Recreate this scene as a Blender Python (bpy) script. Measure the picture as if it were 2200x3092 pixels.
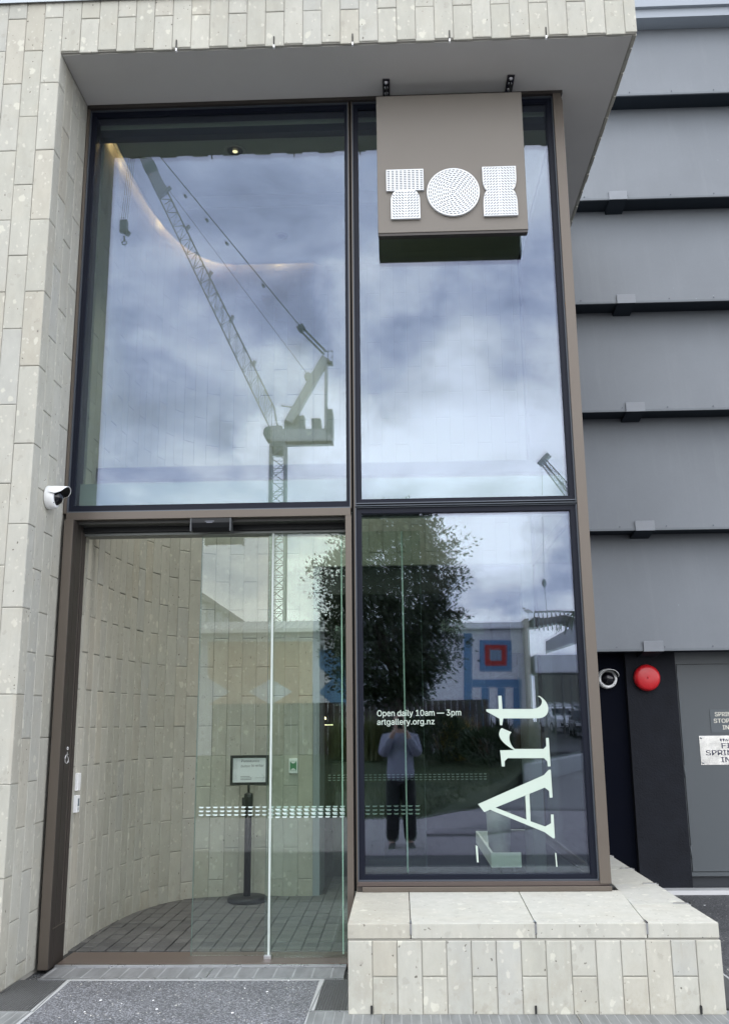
import bpy, math, random
from mathutils import Vector, Matrix
rnd = random.Random(7)
for o in list(bpy.data.objects): bpy.data.objects.remove(o)
SC = bpy.context.scene
COL = SC.collection

# ------------------------------------------------------------------ camera
# Camera 6.1 m in front of the glass (plane y = 0), 1.416 m above the threshold (z = 0).
CX, CY, W0, H0 = 1100., 1546., 2200., 3092.
NV, ZV = (1208., 2185.), (969., -11300.)         # where the facade normal and the vertical point in the photograph
F = math.sqrt(-((NV[0]-CX)*(ZV[0]-CX) + (NV[1]-CY)*(ZV[1]-CY)))
def _d(p): return Vector(((p[0]-CX)/F, (CY-p[1])/F, -1.)).normalized()
_y, _z = _d(NV), _d(ZV)
_x = _y.cross(_z)
ROT = Matrix((_x, _y, _z))
CAM = Vector((0, -6.1, 1.416))
cd = bpy.data.cameras.new('camera'); cam = bpy.data.objects.new('camera', cd); COL.objects.link(cam)
cd.sensor_fit = 'VERTICAL'; cd.sensor_height = 24; cd.lens = 24*F/H0
cd.clip_start = 0.005; cd.clip_end = 2000
cam.matrix_world = Matrix.Translation(CAM) @ ROT.to_4x4()
SC.camera = cam
def ray(px, py): return ROT @ Vector(((px-CX)/F, (CY-py)/F, -1.))
def at(px, py, y=0.):
    r = ray(px, py); return CAM + r*((y-CAM.y)/r.y)
def gr(px, py, z=0.):
    r = ray(px, py); return CAM + r*((z-CAM.z)/r.z)
def mir(px, py, y):            # a thing seen in the glass at depth y stands at -y in front of it
    p = at(px, py, y); return Vector((p.x, -p.y, p.z))

# ------------------------------------------------------------------ render settings
SC.view_settings.view_transform = 'Standard'; SC.view_settings.look = 'None'
SC.view_settings.exposure = 0; SC.view_settings.gamma = 1; SC.view_settings.use_curve_mapping = False
SC.render.engine = 'CYCLES'
cy = SC.cycles
cy.max_bounces = 12; cy.glossy_bounces = 6; cy.diffuse_bounces = 5; cy.transparent_max_bounces = 40
cy.sample_clamp_indirect = 6; cy.use_denoising = True; cy.blur_glossy = 0.0
try: cy.denoiser = 'OPENIMAGEDENOISE'
except Exception: pass

# ------------------------------------------------------------------ node helpers
class N:
    def __init__(s, nt): s.nt = nt
    def new(s, t, **kw):
        n = s.nt.nodes.new(t)
        for k, v in kw.items(): setattr(n, k, v)
        return n
    def link(s, a, b): s.nt.links.new(a, b)
    def put(s, sock, v):
        if isinstance(v, bpy.types.NodeSocket): s.link(v, sock)
        elif v is not None: sock.default_value = v
    def math(s, op, a, b=None, c=None, clamp=False):
        n = s.new('ShaderNodeMath', operation=op, use_clamp=clamp)
        s.put(n.inputs[0], a)
        if b is not None: s.put(n.inputs[1], b)
        if c is not None: s.put(n.inputs[2], c)
        return n.outputs[0]
    def vm(s, op, a, b=None, sc=None):
        n = s.new('ShaderNodeVectorMath', operation=op); s.put(n.inputs[0], a)
        if b is not None: s.put(n.inputs[1], b)
        if sc is not None: s.put(n.inputs['Scale'], sc)
        return n.outputs['Value'] if op in ('DOT_PRODUCT', 'LENGTH', 'DISTANCE') else n.outputs[0]
    def mix(s, f, a, b, bt='MIX'):
        n = s.new('ShaderNodeMix', data_type='RGBA', blend_type=bt)
        s.put(n.inputs[0], f); s.put(n.inputs[6], a if isinstance(a, bpy.types.NodeSocket) else c4(a)); s.put(n.inputs[7], b if isinstance(b, bpy.types.NodeSocket) else c4(b))
        return n.outputs[2]
    def noise(s, v, scale, detail=4, rough=.55, dist=0):
        n = s.new('ShaderNodeTexNoise'); s.put(n.inputs['Vector'], v); n.inputs['Scale'].default_value = scale
        n.inputs['Detail'].default_value = detail; n.inputs['Roughness'].default_value = rough; n.inputs['Distortion'].default_value = dist
        return n.outputs
    def voro(s, v, scale, feature='F1'):
        n = s.new('ShaderNodeTexVoronoi', feature=feature); s.put(n.inputs['Vector'], v); n.inputs['Scale'].default_value = scale
        return n.outputs
    def ramp(s, f, lo, hi, a=0., b=1.):
        n = s.new('ShaderNodeMapRange', interpolation_type='SMOOTHSTEP'); s.put(n.inputs[0], f)
        for i, v in zip((1, 2, 3, 4), (lo, hi, a, b)): n.inputs[i].default_value = v
        return n.outputs[0]
    def lin(s, f, lo, hi, a=0., b=1.):
        n = s.new('ShaderNodeMapRange'); s.put(n.inputs[0], f)
        for i, v in zip((1, 2, 3, 4), (lo, hi, a, b)): n.inputs[i].default_value = v
        return n.outputs[0]
    def scale(s, v, sc):
        n = s.new('ShaderNodeMapping'); s.put(n.inputs[0], v); n.inputs['Scale'].default_value = sc; return n.outputs[0]
def c4(c): return (c[0], c[1], c[2], 1.) if not isinstance(c, (int, float)) else (c, c, c, 1.)

def mat(name, col=(.5, .5, .5), rough=.6, metal=0., spec=.5, var=0., vscale=4., bump=0., bscale=80., fn=None):
    m = bpy.data.materials.new(name); m.use_nodes = True
    nt = m.node_tree; n = N(nt); b = nt.nodes['Principled BSDF']
    b.inputs['Roughness'].default_value = rough; b.inputs['Metallic'].default_value = metal
    b.inputs['Specular IOR Level'].default_value = spec
    b.inputs['Base Color'].default_value = c4(col)
    tc = n.new('ShaderNodeTexCoord'); v = tc.outputs['Object']
    if var:
        q = n.noise(v, vscale, 6, .6)[0]
        k = n.lin(q, .25, .75, 1-var, 1+var)
        sc = n.new('ShaderNodeMix', data_type='RGBA', blend_type='MULTIPLY'); sc.inputs[0].default_value = 1
        sc.inputs[6].default_value = c4(col); n.link(k, sc.inputs[7]); n.link(sc.outputs[2], b.inputs['Base Color'])
        n.link(n.lin(q, .2, .8, max(.02, rough-.08), min(1, rough+.08)), b.inputs['Roughness'])
    if bump:
        h = n.noise(v, bscale, 4)[0]; bp = n.new('ShaderNodeBump'); bp.inputs['Strength'].default_value = bump
        bp.inputs['Distance'].default_value = .01; n.link(h, bp.inputs['Height']); n.link(bp.outputs[0], b.inputs['Normal'])
    if fn: fn(n, b, v)
    return m

# ------------------------------------------------------------------ sky: a broken overcast
wd = bpy.data.worlds.new('World'); SC.world = wd; wd.use_nodes = True
nt = wd.node_tree; nt.nodes.clear(); n = N(nt)
out = n.new('ShaderNodeOutputWorld'); bg = n.new('ShaderNodeBackground'); n.link(bg.outputs[0], out.inputs[0])
bg.inputs['Strength'].default_value = .15
SUN_EL, SUN_AZ = math.radians(62), math.radians(205)
sky = n.new('ShaderNodeTexSky', sky_type='NISHITA'); sky.sun_disc = False
sky.sun_elevation = SUN_EL; sky.sun_rotation = SUN_AZ
tc = n.new('ShaderNodeTexCoord'); D = n.vm('NORMALIZE', tc.outputs['Generated'])
sep = n.new('ShaderNodeSeparateXYZ'); n.link(D, sep.inputs[0]); dz = sep.outputs[2]
inv = n.math('DIVIDE', 1., n.math('ADD', n.math('MAXIMUM', dz, 0.), .30))
Q = n.vm('SCALE', D, sc=inv)                                        # cloud deck seen in perspective
nz = n.noise(Q, 2.3, 10, .60, .35); n2 = n.noise(Q, .9, 3, .5); n3 = n.noise(Q, 7., 8, .62, .5)
cl = n.math('ADD', n.math('MULTIPLY', n.ramp(nz[0], .36, .66), .95), n.math('MULTIPLY', n.ramp(n2[0], .35, .65), .25))
cl = n.math('ADD', cl, n.math('MULTIPLY', n.math('SUBTRACT', n3[0], .5), 1.0))
el = n.math('ADD', n.ramp(dz, .02, .58, .30, -.10), n.ramp(dz, .62, .95, 0., .30))
lum = n.math('ADD', cl, el)
wob = n.vm('SCALE', n.vm('SUBTRACT', n.noise(D, 9., 6, .6)[1], (.5, .5, .5)), sc=.22)
DW = n.vm('NORMALIZE', n.vm('ADD', D, wob))
for (px, py, r, a) in [(1190, 1230, 4.0, .28), (1340, 1290, 4.0, .30), (960, 1400, 3.2, .75), (1420, 1420, 5.5, .38), (640, 1080, 3.0, .35), (560, 1480, 3.5, .2),
                       (1130, 960, 2.5, .35), (1640, 1320, 3.0, .25), (1500, 1640, 3.2, .5), (1560, 1590, 2.2, .35), (1400, 1885, 2.4, .7), (1000, 1880, 3, .4), (1190, 820, 2.2, .3),
                       (1350, 1060, 4.5, -.38), (480, 1160, 3.5, -.08), (1470, 1800, 3.6, -.55), (1620, 1760, 3., -.4), (1380, 1700, 1.6, -.4), (720, 1230, 2.5, -.15), (690, 1330, 1.3, -.22), (1000, 700, 6., -.1), (900, 1120, 3., -.2)]:
    d = ray(px, py).normalized(); d.y = -d.y
    t = n.vm('DOT_PRODUCT', DW, tuple(d))
    g = n.ramp(t, math.cos(math.radians(r*1.5)), math.cos(math.radians(r*.15)), 0., a)
    lum = n.math('ADD', lum, g)
lum = n.math('MAXIMUM', lum, -.25)
L = n.lin(lum, -.28, 1.95, 9.2, 38.)
tint = n.mix(n.ramp(lum, .0, 1.2), (.86, .925, 1.12), (1.0, 1.0, .985))
colr = n.vm('SCALE', tint, sc=L)
g0 = n.math('MULTIPLY', n.ramp(dz, -.12, 0., .12, 1.), n.ramp(sep.outputs[1], .1, .8, 1., 1.5))
colr = n.vm('SCALE', colr, sc=g0)
fin = n.mix(.94, n.vm('SCALE', sky.outputs[0], sc=.6), colr)
n.link(fin, bg.inputs[0])

sd = bpy.data.lights.new('sun', 'SUN'); sd.energy = .6; sd.angle = math.radians(24); sd.color = (1, .96, .9)
so = bpy.data.objects.new('sun', sd); COL.objects.link(so)
_sv = Vector((math.sin(SUN_AZ)*math.cos(SUN_EL), math.cos(SUN_AZ)*math.cos(SUN_EL), math.sin(SUN_EL)))
so.rotation_euler = _sv.to_track_quat('Z', 'Y').to_euler(); so.location = (0, -8, 14)

# ------------------------------------------------------------------ materials
def stone_fn(n, b, v):
    oi = n.new('ShaderNodeObjectInfo'); R = oi.outputs['Random']
    off = n.vm('SCALE', n.new('ShaderNodeCombineXYZ').outputs[0], sc=0.)
    cmb = n.new('ShaderNodeCombineXYZ')
    n.link(n.math('MULTIPLY', R, 91.7), cmb.inputs[0]); n.link(n.math('MULTIPLY', R, 57.3), cmb.inputs[1]); n.link(n.math('MULTIPLY', R, 133.1), cmb.inputs[2])
    p = n.vm('ADD', v, cmb.outputs[0])
    wv = n.vm('SCALE', n.vm('SUBTRACT', n.noise(p, 26, 4)[1], (.5, .5, .5)), sc=.045)
    pw = n.vm('ADD', n.scale(p, (1, 1, .8)), wv)
    tone = n.noise(p, 5, 6, .6)[0]; cloud = n.noise(n.scale(p, (1, 1, .45)), 14, 6, .65)[0]; fine = n.noise(p, 260, 3, .6)[0]
    base = n.mix(R, (.465, .462, .418), (.52, .516, .475))
    R2 = n.math('FRACT', n.math('MULTIPLY', R, 17.3))
    base = n.mix(n.ramp(R2, .78, .98, 0, .55), base, (.475, .447, .385))
    base = n.mix(n.ramp(n.math('FRACT', n.math('MULTIPLY', R, 41.)), .8, 1, 0, .5), base, (.445, .455, .448))
    base = n.mix(n.ramp(tone, .45, .72, 0, .35), base, (.475, .447, .38))
    k = n.math('MULTIPLY', n.lin(cloud, .25, .75, .91, 1.09), n.lin(fine, .2, .8, .95, 1.05))
    base = n.vm('SCALE', base, sc=k)
    def blobs(sc, cut, thr, soft):
        vo = n.voro(pw, sc); s = n.new('ShaderNodeSeparateColor'); n.link(vo['Color'], s.inputs[0])
        keep = n.math('GREATER_THAN', s.outputs[0], cut)
        rad = n.math('MULTIPLY', n.math('ADD', s.outputs[1], .35), thr)
        e = n.math('SUBTRACT', rad, vo['Distance'])
        return n.math('MULTIPLY', keep, n.ramp(e, -soft, soft))
    base = n.mix(n.math('MULTIPLY', blobs(19, .90, .34, .05), .65), base, (.68, .675, .60))
    base = n.mix(n.math('MULTIPLY', blobs(44, .84, .33, .08), .6), base, (.66, .65, .59))
    base = n.mix(n.math('MULTIPLY', blobs(31, .92, .45, .12), .3), base, (.33, .32, .285))
    pit = blobs(58, .93, .20, .05)
    base = n.mix(n.math('MULTIPLY', pit, .85), base, (.12, .11, .095))
    vein = n.math('MULTIPLY', n.ramp(n.noise(n.scale(pw, (2.2, 2.2, .7)), 22, 5, .7)[0], .66, .78), .35)
    base = n.mix(vein, base, (.33, .315, .27))
    gp = n.new('ShaderNodeNewGeometry').outputs['Position']
    wn = n.noise(n.scale(gp, (1, 1, .35)), 2.2, 6, .65)[0]; sx = n.new('ShaderNodeSeparateXYZ'); n.link(gp, sx.inputs[0])
    low = n.math('MULTIPLY', n.ramp(sx.outputs[2], .30, .0), n.ramp(n.noise(gp, 9, 5, .7)[0], .42, .68))
    base = n.vm('SCALE', base, sc=n.lin(wn, .3, .7, .93, 1.05))
    base = n.mix(n.math('MULTIPLY', low, .28), base, (.30, .26, .19))
    strk = n.ramp(n.noise(n.scale(gp, (9, 9, .6)), 3.0, 4, .6)[0], .60, .74)
    base = n.mix(n.math('MULTIPLY', strk, .16), base, (.36, .32, .25))
    base = n.vm('MULTIPLY', base, (.81, .805, .77))
    n.link(base, b.inputs['Base Color'])
    bp = n.new('ShaderNodeBump'); bp.inputs['Strength'].default_value = .35; bp.inputs['Distance'].default_value = .004
    n.link(n.math('SUBTRACT', n.math('MULTIPLY', fine, .25), n.math('ADD', pit, n.math('MULTIPLY', vein, .5))), bp.inputs['Height']); n.link(bp.outputs[0], b.inputs['Normal'])
STONE = mat('pale_limestone', rough=.72, spec=.25, fn=stone_fn)
MORTAR = mat('mortar_backing', (.35, .34, .30), .9)
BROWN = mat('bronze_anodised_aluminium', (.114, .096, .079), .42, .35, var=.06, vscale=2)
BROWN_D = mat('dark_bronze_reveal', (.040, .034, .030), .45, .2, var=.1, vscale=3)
BLACKF = mat('black_window_gasket', (.004, .006, .014), .45, spec=.2)
NAVY = mat('navy_black_frame', (.007, .010, .020), .45, spec=.25)
ALU = mat('grey_edge_trim', (.075, .088, .105), .4, .3)
STEEL = mat('brushed_steel', (.55, .56, .57), .3, 1., var=.08, vscale=20)
SOFFIT = mat('grey_painted_soffit', (.53, .52, .495), .85, var=.03, vscale=3)
CEIL = mat('painted_ceiling', (.46, .47, .40), .9)
WHITEP = mat('white_plastic', (.78, .79, .79), .35)
WHITEB = mat('white_painted_board', (.88, .90, .88), .6)
SIGNM = mat('bronze_sign_plate', (.143, .129, .111), .5, .25, var=.05, vscale=5)
LETTER = mat('white_sign_letter', (.68, .70, .71), .5)
INK = mat('dark_grey_ink', (.05, .055, .06), .7)
BLACKP = mat('black_plastic', (.008, .009, .010), .45, spec=.25)
BLACKR = mat('black_rubber', (.01, .01, .01), .8)
VINYL = mat('pale_green_white_vinyl', (.43, .505, .44), .55, var=.03, vscale=6)
FROST = mat('frosted_glass_dot', (.55, .65, .63), .6)
REDP = mat('red_gong_paint', (.52, .012, .018), .32, var=.08, vscale=9)
DOORG = mat('grey_door_paint', (.072, .083, .091), .5, var=.05, vscale=2, bump=.03, bscale=160)
NAVYW = mat('navy_black_wall', (.002, .003, .0075), .8, spec=.08, var=.1)
PIERD = mat('charcoal_render', (.014, .0155, .020), .9, spec=.2, var=.25, vscale=7, bump=.5, bscale=70)
PLATE = mat('polished_steel_plate', (.62, .62, .60), .22, 1., var=.15, vscale=9)
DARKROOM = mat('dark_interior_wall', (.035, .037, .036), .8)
CONC = mat('pale_concrete', (.36, .37, .37), .8, var=.12, vscale=8, bump=.1)

def grey_fn(n, b, v):
    q = n.noise(v, 1.3, 6, .6)[0]; q2 = n.noise(n.scale(v, (1.6, 1, .7)), 2.0, 5, .6)[0]; f = n.noise(v, 60, 3)[0]
    sp = n.voro(v, 5.5); s = n.new('ShaderNodeSeparateColor'); n.link(sp['Color'], s.inputs[0])
    spot = n.math('MULTIPLY', n.math('GREATER_THAN', s.outputs[0], .82), n.ramp(sp['Distance'], .045, .02))
    k = n.math('MULTIPLY', n.math('MULTIPLY', n.lin(q, .25, .75, .93, 1.07), n.lin(q2, .3, .7, .975, 1.03)), n.lin(f, .2, .8, .97, 1.03))
    c = n.vm('SCALE', n.mix(1., (.134, .148, .163), (.134, .148, .163)), sc=k)
    g = n.new('ShaderNodeNewGeometry').outputs['Position']; st = n.ramp(n.noise(n.scale(g, (5., 1, .22)), 2.6, 6, .7)[0], .5, .72); c = n.mix(n.math('MULTIPLY', st, .16), c, (.19, .205, .215)); c = n.mix(n.math('MULTIPLY', n.ramp(n.noise(g, .7, 4)[0], .45, .7), .18), c, (.10, .113, .125)); c = n.mix(n.math('MULTIPLY', spot, .3), c, (.3, .33, .35))
    n.link(c, b.inputs['Base Color'])
    bp = n.new('ShaderNodeBump'); bp.inputs['Strength'].default_value = .06; bp.inputs['Distance'].default_value = .01; n.link(q2, bp.inputs['Height']); n.link(bp.outputs[0], b.inputs['Normal'])
GREYP = mat('blue_grey_fibre_panel', rough=.62, spec=.4, fn=grey_fn)
UNDER = mat('underside_shade_paint', (.016, .022, .03), .7, spec=.2)  # cladding paint turned near-black: shade under lips and caps is in the colour
GREYC = mat('grey_joint_cap', (.18, .195, .215), .5, .1, var=.08, vscale=12)

def pebble_fn(dark):
    def fn(n, b, v):
        v2 = n.vm('ADD', v, n.vm('SCALE', n.vm('SUBTRACT', n.noise(v, 55, 3)[1], (.5, .5, .5)), sc=.02))
        vo = n.voro(v2, 105); s = n.new('ShaderNodeSeparateColor'); n.link(vo['Color'], s.inputs[0])
        edge = n.ramp(vo['Distance'], .35, .62)
        q = n.noise(v, 3, 4)[0]
        c = n.mix(s.outputs[0], (.10, .104, .112) if not dark else (.05, .053, .056), (.30, .31, .335) if not dark else (.17, .175, .185))
        c = n.mix(n.math('GREATER_THAN', s.outputs[1], .988), c, (.7, .68, .62))
        c = n.mix(edge, c, (.075, .078, .085) if not dark else (.02, .021, .022))
        c = n.vm('SCALE', c, sc=n.lin(q, .3, .7, .85, 1.15))
        n.link(c, b.inputs['Base Color'])
        bp = n.new('ShaderNodeBump'); bp.inputs['Strength'].default_value = .6; bp.inputs['Distance'].default_value = .004
        n.link(n.math('SUBTRACT', 1., vo['Distance']), bp.inputs['Height']); n.link(bp.outputs[0], b.inputs['Normal'])
    return fn
PEBBLE = mat('exposed_aggregate', rough=.6, fn=pebble_fn(False))
PEBBLE_D = mat('dark_exposed_aggregate', rough=.6, fn=pebble_fn(True))
def rib_fn(sx, sy, c0, c1, w=.3):
    def fn(n, b, v):
        sp = n.new('ShaderNodeSeparateXYZ'); n.link(v, sp.inputs[0])
        a = n.math('ABSOLUTE', n.math('SUBTRACT', n.math('FRACT', n.math('MULTIPLY', sp.outputs[0], sx)), .5))
        c = n.math('ABSOLUTE', n.math('SUBTRACT', n.math('FRACT', n.math('MULTIPLY', sp.outputs[1], sy)), .5))
        f = n.math('MAXIMUM', n.ramp(a, .42, .49), n.math('MULTIPLY', n.ramp(c, .3, .45), .8))
        q = n.noise(n.scale(v, (6, 1.2, 1)), 3, 4)[0]
        col = n.mix(f, c0, c1); col = n.vm('SCALE', col, sc=n.lin(q, .3, .7, .8, 1.25))
        n.link(col, b.inputs['Base Color'])
        bp = n.new('ShaderNodeBump'); bp.inputs['Strength'].default_value = .5; bp.inputs['Distance'].default_value = .003; n.link(f, bp.inputs['Height']); n.link(bp.outputs[0], b.inputs['Normal'])
    return fn
MATM = mat('ribbed_entrance_mat', rough=.55, metal=.2, fn=rib_fn(9., 95., (.16, .165, .17), (.30, .31, .32)))
COVER = mat('heelguard_grate_cover', rough=.5, metal=.3, fn=rib_fn(21., 110., (.17, .18, .18), (.32, .33, .33)))
def sett_fn(n, b, v):
    oi = n.new('ShaderNodeObjectInfo'); R = oi.outputs['Random']; g = n.new('ShaderNodeNewGeometry').outputs['Position']
    q = n.noise(g, 9, 4)[0]; f = n.noise(g, 190, 4, .7)[0]
    c = n.mix(R, (.050, .051, .050), (.080, .081, .078)); c = n.vm('SCALE', c, sc=n.math('MULTIPLY', n.lin(q, .3, .7, .85, 1.15), n.lin(f, .25, .75, .55, 1.5)))
    n.link(c, b.inputs['Base Color'])
    bp = n.new('ShaderNodeBump'); bp.inputs['Strength'].default_value = .5; bp.inputs['Distance'].default_value = .004; n.link(f, bp.inputs['Height']); n.link(bp.outputs[0], b.inputs['Normal'])
SETT = mat('rough_basalt_sett', rough=.75, fn=sett_fn)
JOINTM = mat('sett_bedding', (.03, .03, .028), .95)

def glass(name, r0, tint, rtint, wave=0.):
    m = bpy.data.materials.new(name); m.use_nodes = True; nt = m.node_tree; nt.nodes.clear(); n = N(nt)
    o = n.new('ShaderNodeOutputMaterial'); mx = n.new('ShaderNodeMixShader')
    tr = n.new('ShaderNodeBsdfTransparent'); gl = n.new('ShaderNodeBsdfGlossy'); gl.distribution = 'GGX'
    gl.inputs['Roughness'].default_value = 0.; gl.inputs['Color'].default_value = c4(rtint); tr.inputs['Color'].default_value = c4(tint)
    lw = n.new('ShaderNodeLayerWeight'); lw.inputs['Blend'].default_value = .5
    f = n.math('POWER', lw.outputs['Facing'], 5.)
    n.link(n.math('ADD', r0, n.math('MULTIPLY', f, 1-r0)), mx.inputs[0])
    n.link(tr.outputs[0], mx.inputs[1]); n.link(gl.outputs[0], mx.inputs[2]); n.link(mx.outputs[0], o.inputs[0])
    if wave:
        g = n.new('ShaderNodeNewGeometry').outputs['Position']
        h = n.noise(g, 1.1, 2, .4)[0]; bp = n.new('ShaderNodeBump'); bp.inputs['Strength'].default_value = 1.; bp.inputs['Distance'].default_value = wave
        n.link(h, bp.inputs['Height']); n.link(bp.outputs[0], gl.inputs['Normal'])
    return m
GLASS = glass('coated_window_glass', .078, (.83, .865, .84), (.70, .755, 1.0), 0.)
GLASSD = glass('clear_green_door_glass', .048, (.935, .975, .95), (.93, .97, 1.), 0.)
EDGE = mat('pale_green_glass_edge', (.62, .78, .70), .3)

# ------------------------------------------------------------------ mesh helpers
ORG = {}
def thing(name, label, cat, loc=(0, 0, 0), group=None, kind=None):
    o = bpy.data.objects.new(name, None); COL.objects.link(o); o.location = loc; o.empty_display_size = .1
    o['label'] = label; o['category'] = cat
    if group: o['group'] = group
    if kind: o['kind'] = kind
    ORG[o] = Vector(loc); return o
def tag(o, label, cat, group=None, kind=None):
    o['label'] = label; o['category'] = cat
    if group: o['group'] = group
    if kind: o['kind'] = kind
    return o
class MB:
    def __init__(s): s.v = []; s.f = []; s.sm = []
    def add(s, vs, fs, smooth=False):
        k = len(s.v); s.v += [tuple(p) for p in vs]; s.f += [tuple(i+k for i in f) for f in fs]; s.sm += [smooth]*len(fs); return s
    def box(s, x0, x1, y0, y1, z0, z1):
        if x0 > x1: x0, x1 = x1, x0
        if y0 > y1: y0, y1 = y1, y0
        if z0 > z1: z0, z1 = z1, z0
        v = [(x, y, z) for z in (z0, z1) for y in (y0, y1) for x in (x0, x1)]
        return s.add(v, [(0, 2, 3, 1), (4, 5, 7, 6), (0, 1, 5, 4), (2, 6, 7, 3), (0, 4, 6, 2), (1, 3, 7, 5)])
    def obox(s, c, ax, ay, az, hx, hy, hz):
        c = Vector(c); v = [c+ax*(i*hx)+ay*(j*hy)+az*(k*hz) for k in (-1, 1) for j in (-1, 1) for i in (-1, 1)]
        return s.add(v, [(0, 2, 3, 1), (4, 5, 7, 6), (0, 1, 5, 4), (2, 6, 7, 3), (0, 4, 6, 2), (1, 3, 7, 5)])
    def bar(s, p, q, w, h=None):
        p, q = Vector(p), Vector(q); h = h or w; d = q-p; L = d.length
        if L < 1e-6: return s
        d /= L; u = d.cross(Vector((0, 0, 1)) if abs(d.z) < .95 else Vector((1, 0, 0))).normalized(); t = u.cross(d)
        return s.obox((p+q)/2, d, u, t, L/2, w/2, h/2)
    def tube(s, p, q, r, r2=None, k=10, caps=True):
        p, q = Vector(p), Vector(q); r2 = r if r2 is None else r2; d = (q-p).normalized()
        u = d.cross(Vector((0, 0, 1)) if abs(d.z) < .95 else Vector((1, 0, 0))).normalized(); t = d.cross(u)
        v = [p+(u*math.cos(a)+t*math.sin(a))*r for a in [2*math.pi*i/k for i in range(k)]]+[q+(u*math.cos(a)+t*math.sin(a))*r2 for a in [2*math.pi*i/k for i in range(k)]]
        s.add(v, [(i, (i+1) % k, (i+1) % k+k, i+k) for i in range(k)], True)
        if caps: s.add([], []); b = len(s.v)-2*k; s.f += [tuple(b+i for i in reversed(range(k))), tuple(b+k+i for i in range(k))]; s.sm += [False, False]
        return s
    def lathe(s, prof, c, axis=(0, 0, 1), k=32, smooth=True):
        c, d = Vector(c), Vector(axis).normalized(); u = d.cross(Vector((0, 0, 1)) if abs(d.z) < .95 else Vector((1, 0, 0))).normalized(); t = d.cross(u)
        v = [c+d*h+(u*math.cos(a)+t*math.sin(a))*r for (r, h) in prof for a in [2*math.pi*i/k for i in range(k)]]
        f = [(j*k+i, j*k+(i+1) % k, (j+1)*k+(i+1) % k, (j+1)*k+i) for j in range(len(prof)-1) for i in range(k)]
        return s.add(v, f, smooth)
    def prism(s, poly, y0, y1, axis='y'):           # poly in (x,z), extruded along y
        m = len(poly); P = {'y': lambda a, b, h: (a, h, b), 'z': lambda a, b, h: (a, b, h), 'x': lambda a, b, h: (h, a, b)}[axis]
        v = [P(a, b, y0) for a, b in poly]+[P(a, b, y1) for a, b in poly]
        return s.add(v, [tuple(range(m)), tuple(reversed(range(m, 2*m)))]+[(i, i+m, (i+1) % m+m, (i+1) % m) for i in range(m)])
    def build(s, name, m, parent=None, bevel=0, kind=None):
        o_ = Vector((0, 0, 0))
        if parent is not None:
            r = parent
            while r.parent: r = r.parent
            o_ = ORG.get(r, Vector((0, 0, 0)))
        me = bpy.data.meshes.new(name); me.from_pydata([Vector(p)-o_ for p in s.v], [], s.f)
        me.polygons.foreach_set('use_smooth', s.sm); me.update()
        o = bpy.data.objects.new(name, me); COL.objects.link(o)
        if m: me.materials.append(m)
        if parent is not None: o.parent = parent
        if bevel:
            b = o.modifiers.new('b', 'BEVEL'); b.width = bevel; b.segments = 2; b.limit_method = 'ANGLE'
        if kind: o['kind'] = kind
        return o
def recalc(o):
    import bmesh
    bm = bmesh.new(); bm.from_mesh(o.data); bmesh.ops.recalc_face_normals(bm, faces=bm.faces); bm.to_mesh(o.data); bm.free(); return o
_tm = {}
def tile_mesh(w, h, t, m, c=.0024, ci=.0048):
    key = (round(w, 3), round(h, 3), round(t, 3), m.name)
    if key in _tm: return _tm[key]
    mb = MB(); ring = lambda a, y: [(-w/2+a, y, -h/2+a), (w/2-a, y, -h/2+a), (w/2-a, y, h/2-a), (-w/2+a, y, h/2-a)]
    v = ring(0, 0)+ring(0, -(t-c))+ring(ci if m.name.startswith('pale') else c, -t); f = [(3, 2, 1, 0), (8, 9, 10, 11)]
    for k in (0, 4): f += [(k+i, k+(i+1) % 4, k+4+(i+1) % 4, k+4+i) for i in range(4)]
    me = bpy.data.meshes.new('stone_tile'); me.from_pydata(v, [], f); me.materials.append(m); me.update(); _tm[key] = me; return me
def put_tiles(specs, parent, name='stone_tile', m=None, c=.0024):
    """specs: (centre on the backing plane, unit vector to the right, outward normal, width, height, thickness)"""
    m = m or STONE; org = ORG[parent]
    specs.sort(key=lambda s: (Vector(s[0])-CAM).length)
    rest = specs[298:]
    for (c0, u, nn, w, h, t) in specs[:298]:
        o = bpy.data.objects.new(name, tile_mesh(w, h, t, m, c)); COL.objects.link(o); o.parent = parent
        u, nn = Vector(u), Vector(nn); up = u.cross(-nn)
        o.matrix_local = Matrix.Translation(Vector(c0)-org) @ Matrix((u, -nn, up)).transposed().to_4x4()
    if rest:
        mb = MB()
        for (c0, u, nn, w, h, t) in rest:
            u, nn = Vector(u), Vector(nn); up = u.cross(-nn); mb.obox(Vector(c0)+nn*t/2, u, nn, up, w/2, t/2, h/2)
        mb.build(name, m, parent, kind='stuff')
TW, TH, GAP = .126, .504, .0065
def tcols(x0, x1, z0, z1, parity, zj=1.100, xr=-2.21):
    """columns of stone tiles in half bond: yields (xa, xb, za, zb)"""
    k0 = math.floor((x0-xr)/TW+.001); k1 = math.ceil((x1-xr)/TW-.001)
    for k in range(k0, k1):
        a, b = max(x0, xr+k*TW), min(x1, xr+(k+1)*TW)
        if b-a < .02: continue
        off = zj+(0 if (k+parity) % 2 else TH/2)
        j = math.floor((z0-off)/TH)
        while off+j*TH < z1:
            za, zb = max(z0, off+j*TH), min(z1, off+(j+1)*TH)
            if zb-za > .025: yield a, b, za, zb
            j += 1
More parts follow.
